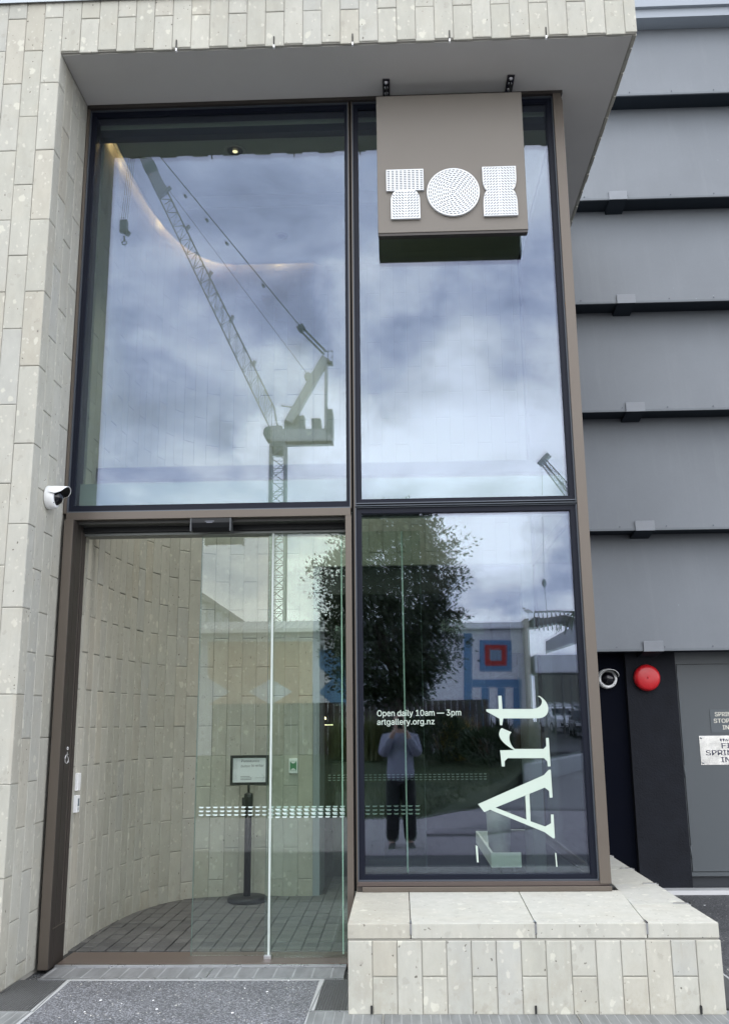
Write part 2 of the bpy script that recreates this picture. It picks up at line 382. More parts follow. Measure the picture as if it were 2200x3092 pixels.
def front_tiles(x0, x1, z0, z1, y, parity=0, skip=None, zj=1.100, xr=-2.21, tv=.003):
    out = []
    for a, b, za, zb in tcols(x0, x1, z0, z1, parity, zj, xr):
        if skip and skip(a, b, za, zb): continue
        out.append((((a+b)/2, y, (za+zb)/2), (1, 0, 0), (0, -1, 0), b-a-.0030, zb-za-.0045, .018+rnd.uniform(0, tv)))
    return out

SANS = None
try:
    import os
    SANS = bpy.data.fonts.load(os.path.join(bpy.utils.system_resource('DATAFILES', path='fonts'), 'Inter.woff2'))
except Exception as e: SANS = None; print('FONT', e)
# text with the built-in font, returned as a thin mesh
def text_mb(body, width=None, height=None, thick=.0006, shear=0., bold=0.):
    cu = bpy.data.curves.new('t', 'FONT'); cu.font = SANS or cu.font; cu.body = body; cu.size = 1; cu.shear = shear; cu.offset = 0 if SANS else bold; cu.resolution_u = 3
    ob = bpy.data.objects.new('t', cu); COL.objects.link(ob); bpy.context.view_layer.update()
    dg = bpy.context.evaluated_depsgraph_get(); me = ob.evaluated_get(dg).to_mesh()
    vs = [v.co.copy() for v in me.vertices]; fs = [tuple(p.vertices) for p in me.polygons]
    ob.evaluated_get(dg).to_mesh_clear(); bpy.data.objects.remove(ob)
    x0 = min(v.x for v in vs); x1 = max(v.x for v in vs); y0 = min(v.y for v in vs); y1 = max(v.y for v in vs)
    sx = (width/(x1-x0)) if width else None; sy = (height/(y1-y0)) if height else None
    sx = sx or sy; sy = sy or sx
    return [((v.x-x0)*sx, (v.y-y0)*sy) for v in vs], fs
def put_text(body, o, u, up, width=None, height=None, m=None, parent=None, shear=0., bold=0., name='lettering'):
    vs, fs = text_mb(body, width, height, shear=shear, bold=bold); o, u, up = Vector(o), Vector(u), Vector(up)
    mb = MB(); mb.add([o+u*a+up*b for a, b in vs], fs); return mb

# =================================================================== SETTING
# ground sheets
mb = MB(); mb.box(-300, 300, -420, 40, -.75, -.45); g = mb.build('ground', mat('far_asphalt', (.07, .07, .072), .9, var=.2)); g['kind'] = 'structure'
def sheet(name, pts, m, label=None):
    mb = MB(); mb.add(pts+[(p[0], p[1], p[2]-.2) for p in pts], [tuple(range(len(pts)))]+[(i, i+len(pts), (i+1) % len(pts)+len(pts), (i+1) % len(pts)) for i in range(len(pts))])
    o = recalc(mb.build(name, m)); o['kind'] = 'structure'; return o
# dark paving strip by the building, the plaza, the lawn behind the camera
sheet('paving_strip', [(-9, -5.45, -.075), (9, -5.45, -.075), (9, -1.6, -.02), (-9, -1.6, -.02)], mat('dark_paving', (.045, .046, .05), .8, var=.15, vscale=20))
sheet('building_base', [(-9, -1.62, -.024), (12, -1.62, -.024), (12, 9, -.024), (-9, 9, -.024)], PEBBLE_D)
PLZ = mat('pinkish_grey_paver', (.27, .25, .255), .8, var=.16, vscale=9, bump=.2)
sheet('plaza', [(-30, -46, -.20), (30, -46, -.20), (30, -5.46, -.10), (-30, -5.46, -.10)], mat('paver_joint', (.16, .15, .15), .9))
mb = MB()
for j in range(22):
    for i in range(26):
        x = -5.2+i*.42+(j % 2)*.21; y = -5.48-j*.27; z = -.10-(abs(y)-5.46)*.0025
        mb.box(x, x+.408, y-.258, y, z, z+.012+rnd.uniform(0, .003))
mb.build('plaza_paver', PLZ, kind='stuff'); bpy.data.objects['plaza_paver']['label'] = 'pinkish grey rectangular pavers seen reflected in the right window'; bpy.data.objects['plaza_paver']['category'] = 'paving'
# lawn, rising gently away from the building
def gfn(n, b, v):
    q = n.noise(v, .8, 4)[0]; f = n.noise(v, 14, 5, .7)[0]
    c = n.mix(n.ramp(q, .35, .65), (.024, .040, .011), (.042, .058, .017)); n.link(n.vm('SCALE', c, sc=n.lin(f, .2, .8, .5, 1.5)), b.inputs['Base Color'])
GRASS = mat('lawn_green', rough=.9, fn=gfn)
lp = [(-30, -9.7, -.09), (.4, -10.2, -.09), (1.5, -12.2, -.06), (3.2, -19.5, .2), (4.0, -23.5, .4), (4.0, -25.6, .45), (-30, -25.6, .45)]
sheet('lawn', lp, GRASS)
mb = MB()
for _ in range(26000):
    y = -9.9-rnd.random()**1.6*13; x = rnd.uniform(-5.5, 3.2+(-y-19.5)*.1)
    if x > .4+(-y-10.2)*.30: continue
    z = -.09+max(0, (-y-10))*.036-.01; h = rnd.uniform(.03, .07); a = rnd.uniform(0, 6.28); w = .006
    mb.add([(x-w*math.cos(a), y-w*math.sin(a), z), (x+w*math.cos(a), y+w*math.sin(a), z), (x+rnd.uniform(-.02, .02), y+rnd.uniform(-.02, .02), z+h)], [(0, 1, 2)])
tag(mb.build('grass', GRASS), 'short mown grass of the lawn reflected in the lower right window', 'grass', kind='stuff')
# path and ramp on the right of the lawn
PATHM = mat('concrete_path', (.17, .165, .165), .8, var=.1, vscale=2)
sheet('path', [(1.7, -11.5, -.075), (4.6, -11.0, -.075), (14, -28, -.02), (14, -34, -.0), (4.4, -24, .0)], PATHM)
mb = MB(); mb.prism([(3.0, -18.), (3.3, -18.), (9.2, -34.), (8.8, -34.)], -.1, .42, 'z'); tag(recalc(mb.build('kerb_wall', CONC)), 'low pale concrete kerb wall running beside the reflected ramp', 'kerb')
sheet('car_park', [(5.2, -38, .1), (40, -38, .1), (40, -75, 1.45), (5.2, -75, 1.45)], mat('asphalt', (.055, .055, .058), .9, var=.2))
# low granite ramp edge behind the photographer
mb = MB(); p = [gr(1287, 2530, -.1), gr(1478, 2494, -.1), gr(1620, 2470, -.1), gr(1620, 2505, -.1), gr(1440, 2530, -.1)]
mb.prism([(q.x, -q.y) for q in p], -.12, -.06, 'z'); tag(recalc(mb.build('ramp_edge', mat('ramp_granite', (.17, .16, .165), .7, var=.15))), 'low dark granite ramp edge on the plaza behind the photographer', 'ramp')

# =================================================================== FOREGROUND GROUND PIECES
ZG = 0.
t = thing('granite_slab', 'grey pebble-textured paving slab in front of the doorway', 'paving', (-1.2, -1, 0))
mb = MB(); mb.prism([(-1.905, -.285), (-.485, -.285), (-.50, -1.75), (-1.86, -1.75)], -.02, 0, 'z'); recalc(mb.build('slab', PEBBLE, t))
mb = MB()
mb.prism([(-1.93, -.262), (-.455, -.262), (-.455, -.283), (-1.907, -.283)], -.02, .001, 'z')
mb.prism([(-1.932, -.262), (-1.907, -.284), (-1.862, -1.75), (-1.89, -1.75)], -.02, .0012, 'z'); mb.prism([(-.483, -.284), (-.456, -.262), (-.470, -1.75), (-.498, -1.75)], -.02, .0012, 'z')
recalc(mb.build('edge_strip', CONC, t))
t = thing('entrance_mat', 'ribbed grey metal entrance mat lying in front of the door threshold', 'mat', (-1.2, -.1, 0))
for a, b in ((-2.105, -1.146), (-1.138, -.35)):
    mb = MB(); mb.box(a, b, -.243, -.004, -.02, .002); mb.build('mat_panel', MATM, t)
mb = MB(); mb.box(-2.108, -.347, -.258, -.247, -.02, .005); mb.box(-1.1445, -1.1395, -.247, -.002, -.01, .0045); mb.build('frame_strip', STEEL, t)
mb = MB(); mb.box(-2.108, -.347, .000, .012, -.01, .006); mb.box(-2.108, -.347, .020, .040, -.01, .012); mb.build('nosing', STEEL, t)
def grate(name, label, x0, x1, x0b, x1b, y0, y1, pitch=.0125):
    t = thing(name, label, 'grate', ((x0+x1)/2, (y0+y1)/2, 0), group='drain grates beside the entrance slab')
    mb = MB(); ny = int(abs(y1-y0)/pitch)
    for j in range(ny+1):
        f = j/ny; y = y0+(y1-y0)*f; mb.box(x0+(x0b-x0)*f, x1+(x1b-x1)*f, y-.0016, y+.0016, -.009, -.001)
    nx = int((x1-x0)/pitch)
    for i in range(nx+1):
        f = i/nx; xa = x0+(x1-x0)*f; xb = x0b+(x1b-x0b)*f; mb.bar((xa, y0, -.004), (xb, y1, -.004), .0042, .006)
    mb.build('grille_bars', STEEL_D, t, kind='stuff')
    mb = MB()
    for j in range(ny):
        for i in range(nx):
            f = (j+.5)/ny; g = (i+.5)/nx; y = y0+(y1-y0)*f; xa = x0+(x0b-x0)*f; xb = x1+(x1b-x1)*f; x = xa+(xb-xa)*g
    mb.box(min(x0, x0b), max(x1, x1b), y1, y0, -.06, -.05); mb.build('drain_channel', BLACKR, t)
    mb = MB(); mb.bar((x0-.004, y0, -.004), (x0b-.004, y1, -.004), .005, .012); mb.bar((x1+.004, y0, -.004), (x1b+.004, y1, -.004), .005, .012); mb.build('rim', STEEL_D, t)
STEEL_D = mat('galvanised_grate', (.17, .175, .175), .45, .6, var=.15, vscale=30)
grate('drain_grate', 'dark mesh drain grate against the left stone pier', -2.20, -1.94, -2.20, -1.90, -.262, -.885)
grate('drain_grate', 'mesh drain grate between the slab and the stone plinth', -.448, -.297, -.478, -.297, -.262, -.885)
t = thing('grate_cover', 'row of ribbed grey metal drain covers along the foot of the plinth', 'drain cover', (.6, -1.1, 0))
for a, b in ((-.482, -.115), (-.103, .838), (.85, 1.9)):
    mb = MB(); mb.box(a, b, -1.75, -.898, -.02, .004); mb.build('cover_panel', COVER, t)
mb = MB(); mb.box(-.488, 1.9, -.896, -.889, -.02, .008); mb.box(-.113, -.105, -1.75, -.897, -.02, .007); mb.box(.840, .848, -1.75, -.897, -.02, .007); mb.build('edge_trim', STEEL, t)
t = thing('grate_cover', 'single ribbed grey metal drain cover at the foot of the left pier', 'drain cover', (-2.3, -1.1, 0))
mb = MB(); mb.box(-2.60, -1.905, -1.5, -.90, -.02, .003); mb.build('cover_panel', COVER, t)
mb = MB(); mb.box(-2.60, -1.90, -.898, -.890, -.02, .006); mb.build('edge_trim', STEEL, t)
# small pale pebbles and petals lying about
mb = MB()
for _ in range(30):
    if rnd.random() < .5: x, y = rnd.uniform(-1.8, -.5), rnd.uniform(-1.4, -.3)
    else: x, y = rnd.uniform(1.7, 2.6), rnd.uniform(.3, 2.3)
    r = rnd.uniform(.0025, .0065); mb.obox((x, y, .004), Vector((1, .3, .1)).normalized(), Vector((-.3, 1, 0)).normalized(), Vector((0, 0, 1)), r, r*.6, .002)
tag(mb.build('fallen_petals', WHITEP), 'tiny white petals and chips scattered on the paving', 'litter', kind='stuff')

# =================================================================== LEFT STONE PIER
YF, XL, ZS = -.59, -2.21, 5.865
TK = .02
t = thing('stone_pier', 'pale limestone tiled wall pier at the left of the entrance', 'wall', (-2.5, -.4, 0))
mb = MB(); mb.box(-3.60, XL-.008, YF+.0085, 2.6, -.05, 6.27); mb.build('wall_core', MORTAR, t)
sp = front_tiles(-3.60, XL, 0, 6.27, YF+TK)
for k, (ya, yb) in enumerate(((-.59, -.47), (-.47, -.33), (-.33, -.18), (-.18, -.022))):
    off = 1.100+(0 if k % 2 == 0 else TH/2); j = -3
    while off+j*TH < ZS:
        za, zb = max(0, off+j*TH), min(ZS, off+(j+1)*TH)
        if zb-za > .03: sp.append(((XL-TK, (ya+yb)/2, (za+zb)/2), (0, 1, 0), (1, 0, 0), yb-ya-.003, zb-za-.005, .0195+rnd.uniform(0, .001)))
        j += 1
put_tiles(sp, t)
# =================================================================== CANOPY: fascia and soffit
t = thing('stone_canopy', 'overhanging limestone canopy with plain grey soffit above the glass', 'canopy', (0, -.3, 5.86))
XR = 1.648
mb = MB(); mb.box(XL-.006, XR-.008, YF+.0085, 2.9, ZS+.004, 6.27); mb.build('canopy_core', MORTAR, t)
mb = MB(); mb.box(XL+.001, XR-.03, YF+.028, 2.9, ZS-.001, ZS+.006); mb.build('soffit', SOFFIT, t)
sp = front_tiles(XL, XR, ZS-.006, 6.27, YF+TK, zj=1.085, tv=.004)
k = 0; y = YF+.02
while y < 2.6:
    sp.append(((XR-TK, y+TW/2, (ZS+6.12)/2-(.004 if k % 2 else 0)), (0, 1, 0), (1, 0, 0), TW-GAP, 6.12-ZS, .02+rnd.uniform(0, .004)))
    sp.append(((XR-TK, y+TW/2, 6.2), (0, 1, 0), (1, 0, 0), TW-GAP, .14, .02)); y += TW; k += 1
put_tiles(sp, t)
for px in (533, 827, 1064, 1357, 1649):
    x = at(px, 130, YF).x; mb = MB(); mb.box(x-.0035, x+.0035, YF-.006, YF+.004, ZS+.0, ZS+.065); s_ = mb.build('weep_slot', BLACKR, t)
    mb = MB(); mb.box(x-.005, x+.005, YF-.008, YF+.012, ZS-.022, ZS-.001); mb.build('weep_tip', WHITEP, t)
mb = MB(); mb.box(-4, XR+.01, YF-.015, 2.9, 6.272, 6.30); mb.box(-4, XR+.01, YF-.02, YF-.014, 6.255, 6.302); mb.build('coping', mat('coping_metal', (.33, .36, .38), .4, .5), t)

# =================================================================== PLINTH
t = thing('stone_plinth', 'low limestone plinth with sloping slab top under the right window', 'plinth', (.6, -.5, 0))
PY, PX0, PX1, PZ = -.945, -.285, 1.578, .426
mb = MB(); mb.box(PX0+.007, PX1-.008, PY+.0085, .128, -.02, .352); mb.box(1.302, PX1-.008, .128, 2.6, -.02, .352); mb.build('core', MORTAR, t)
sp = []
for k in range(15):
    a = PX0+k*.1242; b = a+.1242
    for za, zb in (((0, .347),) if k % 2 == 0 else ((0, .177), (.177, .347))):
        sp.append((((a+b)/2, PY+TK, (za+zb)/2), (1, 0, 0), (0, -1, 0), .1242-.0035, zb-za-.0045, .018+rnd.uniform(0, .004)))
y = PY+.02; k = 1
while y < 2.5:
    for za, zb in (((0, .347),) if k % 2 == 0 else ((0, .177), (.177, .347))):
        sp.append(((PX1-TK, y+.0625, (za+zb)/2), (0, 1, 0), (1, 0, 0), .125-GAP, zb-za-GAP, .02+rnd.uniform(0, .003)))
    y += .125; k += 1
k = 0; y = PY+.02
while y < 0:
    sp.append(((PX0+.012, y+.0625, .1735), (0, -1, 0), (-1, 0, 0), .125-GAP, .34, .012)); y += .125
put_tiles(sp, t)
def cap(poly, nm='cap_slab'):
    mb = MB(); mb.prism(poly, .355, PZ, 'z'); o = recalc(mb.build(nm, STONE, t, bevel=.003)); return o
J = (.034, .668)
g_ = .002
cap([(PX0, PY), (J[0]-g_, PY), (J[0]-g_, .02), (PX0, .02)])
cap([(J[0]+g_, PY), (J[1]-.008, PY), (.69, .02), (J[0]+g_, .02)])
cap([(J[1]-.004, PY), (1.215, PY), (1.262, -.40), (1.30, .02), (.694, .02)])
cap([(1.219, PY), (1.573, PY), (1.573, -.436), (1.262, -.436)])
for a, b in ((-.432, .238), (.242, .866), (.870, 1.511), (1.515, 2.5)): cap([(1.305 if a > -.3 else 1.264, a), (1.573, a), (1.573, b), (1.305, b)])
for x in (.034, .662, 1.217):
    mb = MB(); mb.box(x-.0045, x+.0045, PY-.008, PY+.012, .375, .432); mb.box(x-.0045, x+.0045, PY-.008, PY+.05, .428, .433); mb.build('joint_clip', STEEL, t)
for yy in (-.434, .24, .868, 1.513):
    mb = MB(); mb.box(1.49, 1.586, yy-.008, yy+.008, .427, .432); mb.box(1.575, 1.586, yy-.008, yy+.008, .385, .432); mb.build('joint_clip', STEEL, t)
for x in (-.168, .645, 1.453):
    mb = MB(); mb.box(x-.005, x+.005, PY-.006, PY+.01, .008, .045); mb.build('weep_slot', BLACKR, t)

# =================================================================== CURTAIN WALL
t = thing('window_wall', 'tall bronze framed window wall with three large reflecting panes', 'window', (-.3, 0, 0))
CWD = .11
def frame_rect(x0, x1, z0, z1, w, y0, y1): # four bars around an opening
    mb = MB(); mb.box(x0-w, x0, y0, y1, z0-w, z1+w); mb.box(x1, x1+w, y0, y1, z0-w, z1+w); mb.box(x0, x1, y0, y1, z0-w, z0); mb.box(x0, x1, y0, y1, z1, z1+w); return mb
# bronze members
mb = MB(); mb.prism([(1.176, .470), (1.243, .470), (1.243, 5.78), (1.228, 5.84), (1.176, 5.84)], -.03, .13); recalc(mb.build('corner_mullion', BROWN, t, bevel=.002))
mb = MB(); mb.box(-.274, 1.232, -.02, .1, .4585, .484); mb.build('sill_bead', mat('dark_bronze_bead', (.08, .062, .055), .45, .3), t, bevel=.002)
mb = MB(); mb.box(-.246, 1.245, -.028, .12, .4265, .456); mb.build('bottom_rail', BROWN, t, bevel=.003)
mb = MB(); mb.box(-.274, -.248, -.012, .12, .4265, .4580); mb.build('rail_end', BROWN_D, t)
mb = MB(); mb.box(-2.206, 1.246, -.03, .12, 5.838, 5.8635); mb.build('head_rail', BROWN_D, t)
mb = MB(); mb.box(-2.2085, -2.192, -.022, .12, 2.80, 5.836); mb.build('side_trim', BROWN, t)
mb = MB(); mb.box(-.279, -.2735, -.012, .12, .427, 5.836); mb.build('mullion_fin', BROWN, t)
mb = MB(); mb.box(-.3005, -.2955, -.012, .12, 2.806, 5.836); mb.build('mullion_fin', BROWN, t)
mb = MB(); mb.box(-.2950, -.2795, .03, .12, .427, 5.836); mb.build('mullion_gap', BLACKR, t)
for (x0, x1, z0, z1) in ((-2.155, -.325, 2.855, 5.800), (-.235, 1.135, 2.865, 5.800), (-.235, 1.135, .515, 2.772)):
    # navy gasket frame, grey bead on its front edge, two sheets of glass
    xa = -2.191 if x0 < -2 else -.2730; xb = -.3010 if x0 < -2 else 1.1755
    za = {2.855: 2.8085, 2.865: 2.8155, .515: .4850}[z0]; zb = 5.836 if z1 > 5 else 2.8150
    for nm, bx in (('frame_bar', (xa, x0, za, zb)), ('frame_bar', (x1, xb, za, zb)), ('frame_bar', (x0, x1, za, z0)), ('frame_bar', (x0, x1, z1, zb))):
        mb = MB(); mb.box(bx[0], bx[1], .012, .125, bx[2], bx[3]); mb.build(nm, BLACKF, t)
    mb = frame_rect(xa+.007, xb-.007, za+.007, zb-.007, .007, -.004, .0125); mb.build('grey_bead', ALU, t)
    mb = frame_rect(x0+.005, x1-.005, z0+.005, z1-.005, .009, .022, .0285); mb.build('spacer', NAVY, t)
    mb = MB(); mb.box(x0-.001, x1+.001, .030, .036, z0-.001, z1+.001); mb.build('pane', GLASS, t)
    mb = MB(); c = (x0+x1)/2; zc = (z0+z1)/2; tl = .0011
    hw, hz = (x1-x0)/2, (z1-z0)/2
    mb.obox((c, .064, zc), Vector((1, tl*.8, 0)).normalized(), Vector((-tl*.8, 1, tl)).normalized(), Vector((0, -tl, 1)).normalized(), hw, .003, hz); mb.build('pane', GLASS, t)
mb = MB(); mb.box(-.272, 1.174, -.006, .012, 2.833, 2.839); mb.box(-.272, 1.174, -.004, .012, 2.806, 2.818); mb.build('transom_bead', ALU, t)
# back of head frame
mb = MB(); mb.box(-2.19, 1.17, .127, .20, 5.70, 5.76); mb.build('inner_head', NAVY, t)
# glazed return side of the box
mb = MB(); mb.box(1.205, 1.243, .131, 2.55, .43, .50); mb.box(1.205, 1.243, .131, 2.55, 5.78, 5.86); mb.box(1.205, 1.243, 2.45, 2.55, .5, 5.78); mb.box(1.205, 1.243, .131, 2.45, 2.79, 2.87); mb.build('side_frame', BROWN, t)
for z0, z1 in ((.50, 2.79), (2.87, 5.78)):
    mb = MB(); mb.box(1.218, 1.224, .131, 2.45, z0, z1); mb.build('side_pane', mat('dark_tinted_glass', (.02, .024, .03), .12), t)

# vinyl lettering on the lower right pane
vy = .0285
t = thing('vinyl_lettering', 'pale sideways serif word Art stuck on the lower right window', 'lettering', (.75, vy, 1.1))
def V(px, py): p = at(px, py, vy); return (p.x, p.z)
Z6 = lambda x, y: (1400+x*.2628, 2100+y*.2628)      # zoom coordinates of a close-up to photograph pixels
def bez(p0, p1, p2, p3, k=10): return [tuple((1-s)**3*a+3*(1-s)**2*s*b+3*(1-s)*s*s*c+s**3*d for a, b, c, d in zip(p0, p1, p2, p3)) for s in [i/k for i in range(1, k+1)]]
def letter(name, polys):
    from mathutils.geometry import tessellate_polygon
    mb = MB()
    for poly in polys:
        P2 = [V(*Z6(*q)) for q in poly]; m = len(P2); tri = tessellate_polygon([[Vector((a, b, 0)) for a, b in P2]])
        fs = [tuple(f) for f in tri]+[tuple(i+m for i in reversed(f)) for f in tri]+[(i, (i+1) % m, (i+1) % m+m, i+m) for i in range(m)]
        mb.add([(x, vy-.0008, z) for x, z in P2]+[(x, vy, z) for x, z in P2], fs)
    return recalc(mb.build(name, VINYL, t))
tp = [(255, 158), (398, 156), (392, 4), (430, 3), (440, 155), (780, 155)]
tp += bez((780, 155), (860, 150), (900, 110), (893, 60))+bez((893, 60), (885, 30), (870, 20), (848, 10))[:-1]+[(848, 8), (862, 3)]
tp += bez((862, 3), (925, 40), (968, 95), (966, 155))+bez((966, 155), (966, 225), (920, 262), (835, 263))+[(450, 263), (438, 342), (412, 340), (406, 266), (256, 182)]
letter('letter_t', [tp])
rp = [(414, 630), (575, 627)]+bez((575, 627), (470, 570), (400, 500), (402, 440))+bez((402, 440), (405, 410), (418, 385), (432, 374))+[(546, 422)]
rp += bez((546, 422), (515, 445), (512, 500), (535, 550))+bez((535, 550), (550, 585), (570, 605), (583, 614))+[(912, 614), (943, 582), (940, 488), (972, 488), (993, 815), (960, 815), (955, 758), (918, 720), (502, 720), (466, 755), (468, 816), (433, 815)]
letter('letter_r', [rp])
outer = [(160, 1248), (915, 915), (972, 854), (995, 852), (1016, 1173), (982, 1174), (976, 1098), (926, 1058), (750, 1130)]
cross = [(703, 1152), (750, 1130), (764, 1446), (716, 1426)]
thick = [(160, 1248), (915, 915), (926, 1058), (362, 1288), (300, 1313), (232, 1340)]
head = [(915, 915), (972, 854), (995, 852), (1016, 1173), (982, 1174), (976, 1098), (926, 1058)]
thin = [(300, 1313), (362, 1288), (716, 1426), (764, 1446), (930, 1505), (925, 1570)]
foot = [(930, 1505), (998, 1468), (996, 1366), (1027, 1368), (1042, 1642), (1020, 1640), (925, 1570)]
letter('letter_a', [thick, head, cross, thin, foot])
letter('letter_fragment', [[(1044, 1806), (1058, 1812), (1072, 1970), (1058, 1968)]]); letter('letter_fragment', [[(132, 1720), (156, 1730), (168, 1918), (148, 1916)]])
t = thing('opening_hours', 'small white line of opening hours above a web address on the window', 'lettering', (0, .029, 1.4))
for body, a, b, hh in (('Open daily 10am \u2014 3pm', (1138, 2164), (1391, 2164), .0475), ('artgallery.org.nz', (1138, 2190), (1311, 2190), .0455)):
    p, q = at(*a, .0285), at(*b, .0285)
    vs, fs = text_mb(body, width=q.x-p.x, height=hh, bold=.012); mb = MB()
    for e_, (dx, dz) in enumerate(((0, 0), (.0011, 0), (.0005, .0007))): mb.add([(p.x+u+dx, .0283-e_*.0002, p.z-.008+v+dz) for u, v in vs], fs)
    mb.build('text_line', VINYL, t)

# =================================================================== DOORWAY
t = thing('door_surround', 'bronze door surround with deep dark reveal at the left entrance', 'door frame', (-1.2, 0, 0))
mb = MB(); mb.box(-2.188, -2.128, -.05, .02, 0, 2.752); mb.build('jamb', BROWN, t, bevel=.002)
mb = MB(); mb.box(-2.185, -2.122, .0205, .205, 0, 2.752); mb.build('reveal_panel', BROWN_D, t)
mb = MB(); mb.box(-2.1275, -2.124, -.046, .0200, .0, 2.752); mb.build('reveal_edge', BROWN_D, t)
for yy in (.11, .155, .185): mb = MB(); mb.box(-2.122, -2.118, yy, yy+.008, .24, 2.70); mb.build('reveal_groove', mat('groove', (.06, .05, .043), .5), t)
mb = MB(); mb.box(-2.1215, -2.1185, -.02, .205, .222, .228); mb.build('panel_joint', BROWN, t)
mb = MB(); mb.box(-2.188, -.3010, -.022, .03, 2.7540, 2.805); mb.build('header', BROWN, t, bevel=.002)
mb = MB(); mb.box(-2.12, -.337, .031, .14, 2.735, 2.80); mb.build('header_soffit', mat('door_header_dark', (.045, .045, .042), .5), t)
mb = MB(); mb.box(-2.12, -.337, .1405, .30, 2.700, 2.80); mb.build('track_cover', BLACKP, t)
mb = MB(); mb.box(-2.12, -.337, .17, .29, 2.682, 2.699); mb.build('track_rail', mat('rail_alu', (.12, .13, .125), .4, .3), t)
mb = MB(); mb.box(-.336, -.2965, -.022, .12, 0, 2.7535); mb.build('post', BROWN, t, bevel=.002)
mb = MB(); mb.box(-2.11, -.34, .06, .36, -.01, .012); mb.build('threshold', mat('threshold_bronze', (.13, .10, .085), .4, .4), t, bevel=.002)
t = thing('door_sensor', 'black motion sensor bar mounted on the door header', 'sensor', (-1.22, 0, 2.72))
mb = MB(); mb.prism([(-.02, 2.752), (.05, 2.752), (.05, 2.668), (.02, 2.664), (-.012, 2.690), (-.026, 2.720)], -1.348, -1.097, 'x'); recalc(mb.build('housing', BLACKP, t, bevel=.003))
for x in (-1.353, -1.092): mb = MB(); mb.box(x-.005, x+.005, -.028, .05, 2.664, 2.75); mb.build('end_cap', mat('sensor_cap', (.05, .055, .06), .4), t)
mb = MB(); mb.box(-1.26, -1.20, -.0245, -.022, 2.727, 2.732); mb.box(-1.25, -1.21, -.0265, -.023, 2.719, 2.723); mb.build('label_print', mat('sensor_print', (.16, .17, .2), .6), t)
DZ1 = 2.695
def dots(x0, x1, y, z, parent, step=.0455, w=.034, h=.0085, flip=False):
    mb = MB(); k = 0; x = x0
    while x+w <= x1+.004:
        for r in range(3):
            zz = z-r*.0235; mb.prism([(x, zz), (x+w, zz), (x+w*.80, zz-h), (x+w*.2, zz-h)], y-.0006, y)
        x += step
    recalc(mb.build('manifestation_dots', FROST, parent, kind='stuff'))
t = thing('sliding_door', 'frameless green glass sliding door leaf standing half open', 'door', (-.58, .25, 0))
mb = MB(); mb.box(-1.328, .150, .244, .256, .014, DZ1); mb.build('pane', GLASSD, t)
mb = MB(); mb.box(-1.3315, -1.3285, .2435, .2565, .014, DZ1); mb.box(.1505, .1525, .2435, .2565, .014, DZ1); mb.build('pane_edge', mat('dark_glass_edge', (.10, .16, .14), .3), t)
mb = MB(); mb.box(.026, .036, .2435, .2565, .3, DZ1); mb.build('seal_strip', EDGE, t)
mb = MB(); mb.box(-.383, -.376, .2575, .262, .02, DZ1); mb.build('seal_strip', EDGE, t)
dots(-1.306, -.36, .243, .905, t); dots(-.235, .15, .243, .905, t)
t = thing('fixed_glass_panel', 'fixed glass panel with bright strip and metal foot beside the door', 'glass panel', (-.6, .2, 0))
mb = MB(); mb.box(-.862, -.340, .194, .206, .016, DZ1); mb.build('pane', GLASSD, t)
mb = MB(); mb.box(-.8635, -.8622, .194, .206, .02, DZ1); mb.build('pane_edge', mat('dark_glass_edge2', (.05, .08, .07), .3), t)
mb = MB(); mb.box(-.842, -.829, .180, .193, .03, DZ1); mb.build('edge_strip', mat('bright_seal', (.46, .52, .49), .5), t)
mb = MB(); mb.box(-.862, -.816, .155, .193, .012, .034); mb.build('foot_clamp', STEEL, t, bevel=.002)
dots(-.852, -.345, .193, .894, t)

# accessibility symbol on the reveal
t = thing('wheelchair_symbol', 'small white wheelchair symbol stuck on the dark door reveal', 'symbol', (-2.117, .06, 1.2))
sy_, sz_ = .035, 1.19
def yz(a, b): return (-2.1185, sy_+a*.05, sz_+b*.1)
mb = MB()
pts = lambda L_: [yz(a, b) for a, b in L_]
def poly(pl, r=.0022):
    for p, q in zip(pl[:-1], pl[1:]): mb.bar(p, q, r*1.6, .001)
poly(pts([(.55+.22*math.cos(a), .93+.10*math.sin(a)) for a in [i*math.pi/5 for i in range(11)]]))
poly(pts([(.50, .72), (.55, .42), (.92, .38), (1.25, .05)])); poly(pts([(.52, .58), (.95, .55)]))
poly(pts([(.42+.62*math.cos(a), .27+.27*math.sin(a)) for a in [1.7+i*.42 for i in range(11)]]))
mb.build('symbol', WHITEP, t)

# =================================================================== INTERIOR LOBBY
t = thing('curved_stone_wall', 'curved interior wall of staggered limestone tiles behind the glass', 'wall', (-1.9, 1.5, 0))
def arc_path():
    P = [Vector((-2.150, .21)), Vector((-2.150, .55))]
    c0, c1, c2, c3 = Vector((-2.150, .55)), Vector((-2.150, 1.55)), Vector((-2.02, 2.325)), Vector((-1.45, 2.33))
    for i in range(1, 41):
        s = i/40; P.append(c0*(1-s)**3+c1*3*s*(1-s)**2+c2*3*s*s*(1-s)+c3*s**3)
    P.append(Vector((-.758, 2.33))); return P
AP = arc_path()
LEN = [0]
for a, b in zip(AP[:-1], AP[1:]): LEN.append(LEN[-1]+(b-a).length)
def on_arc(s):
    for i in range(len(AP)-1):
        if s <= LEN[i+1] or i == len(AP)-2:
            f = (s-LEN[i])/(LEN[i+1]-LEN[i]); return AP[i].lerp(AP[i+1], f)
sp = []; s = 0; k = 0; CZ = 5.752; CT = 5.842
mbk = MB(); TWI = LEN[-1]/round(LEN[-1]/TW)
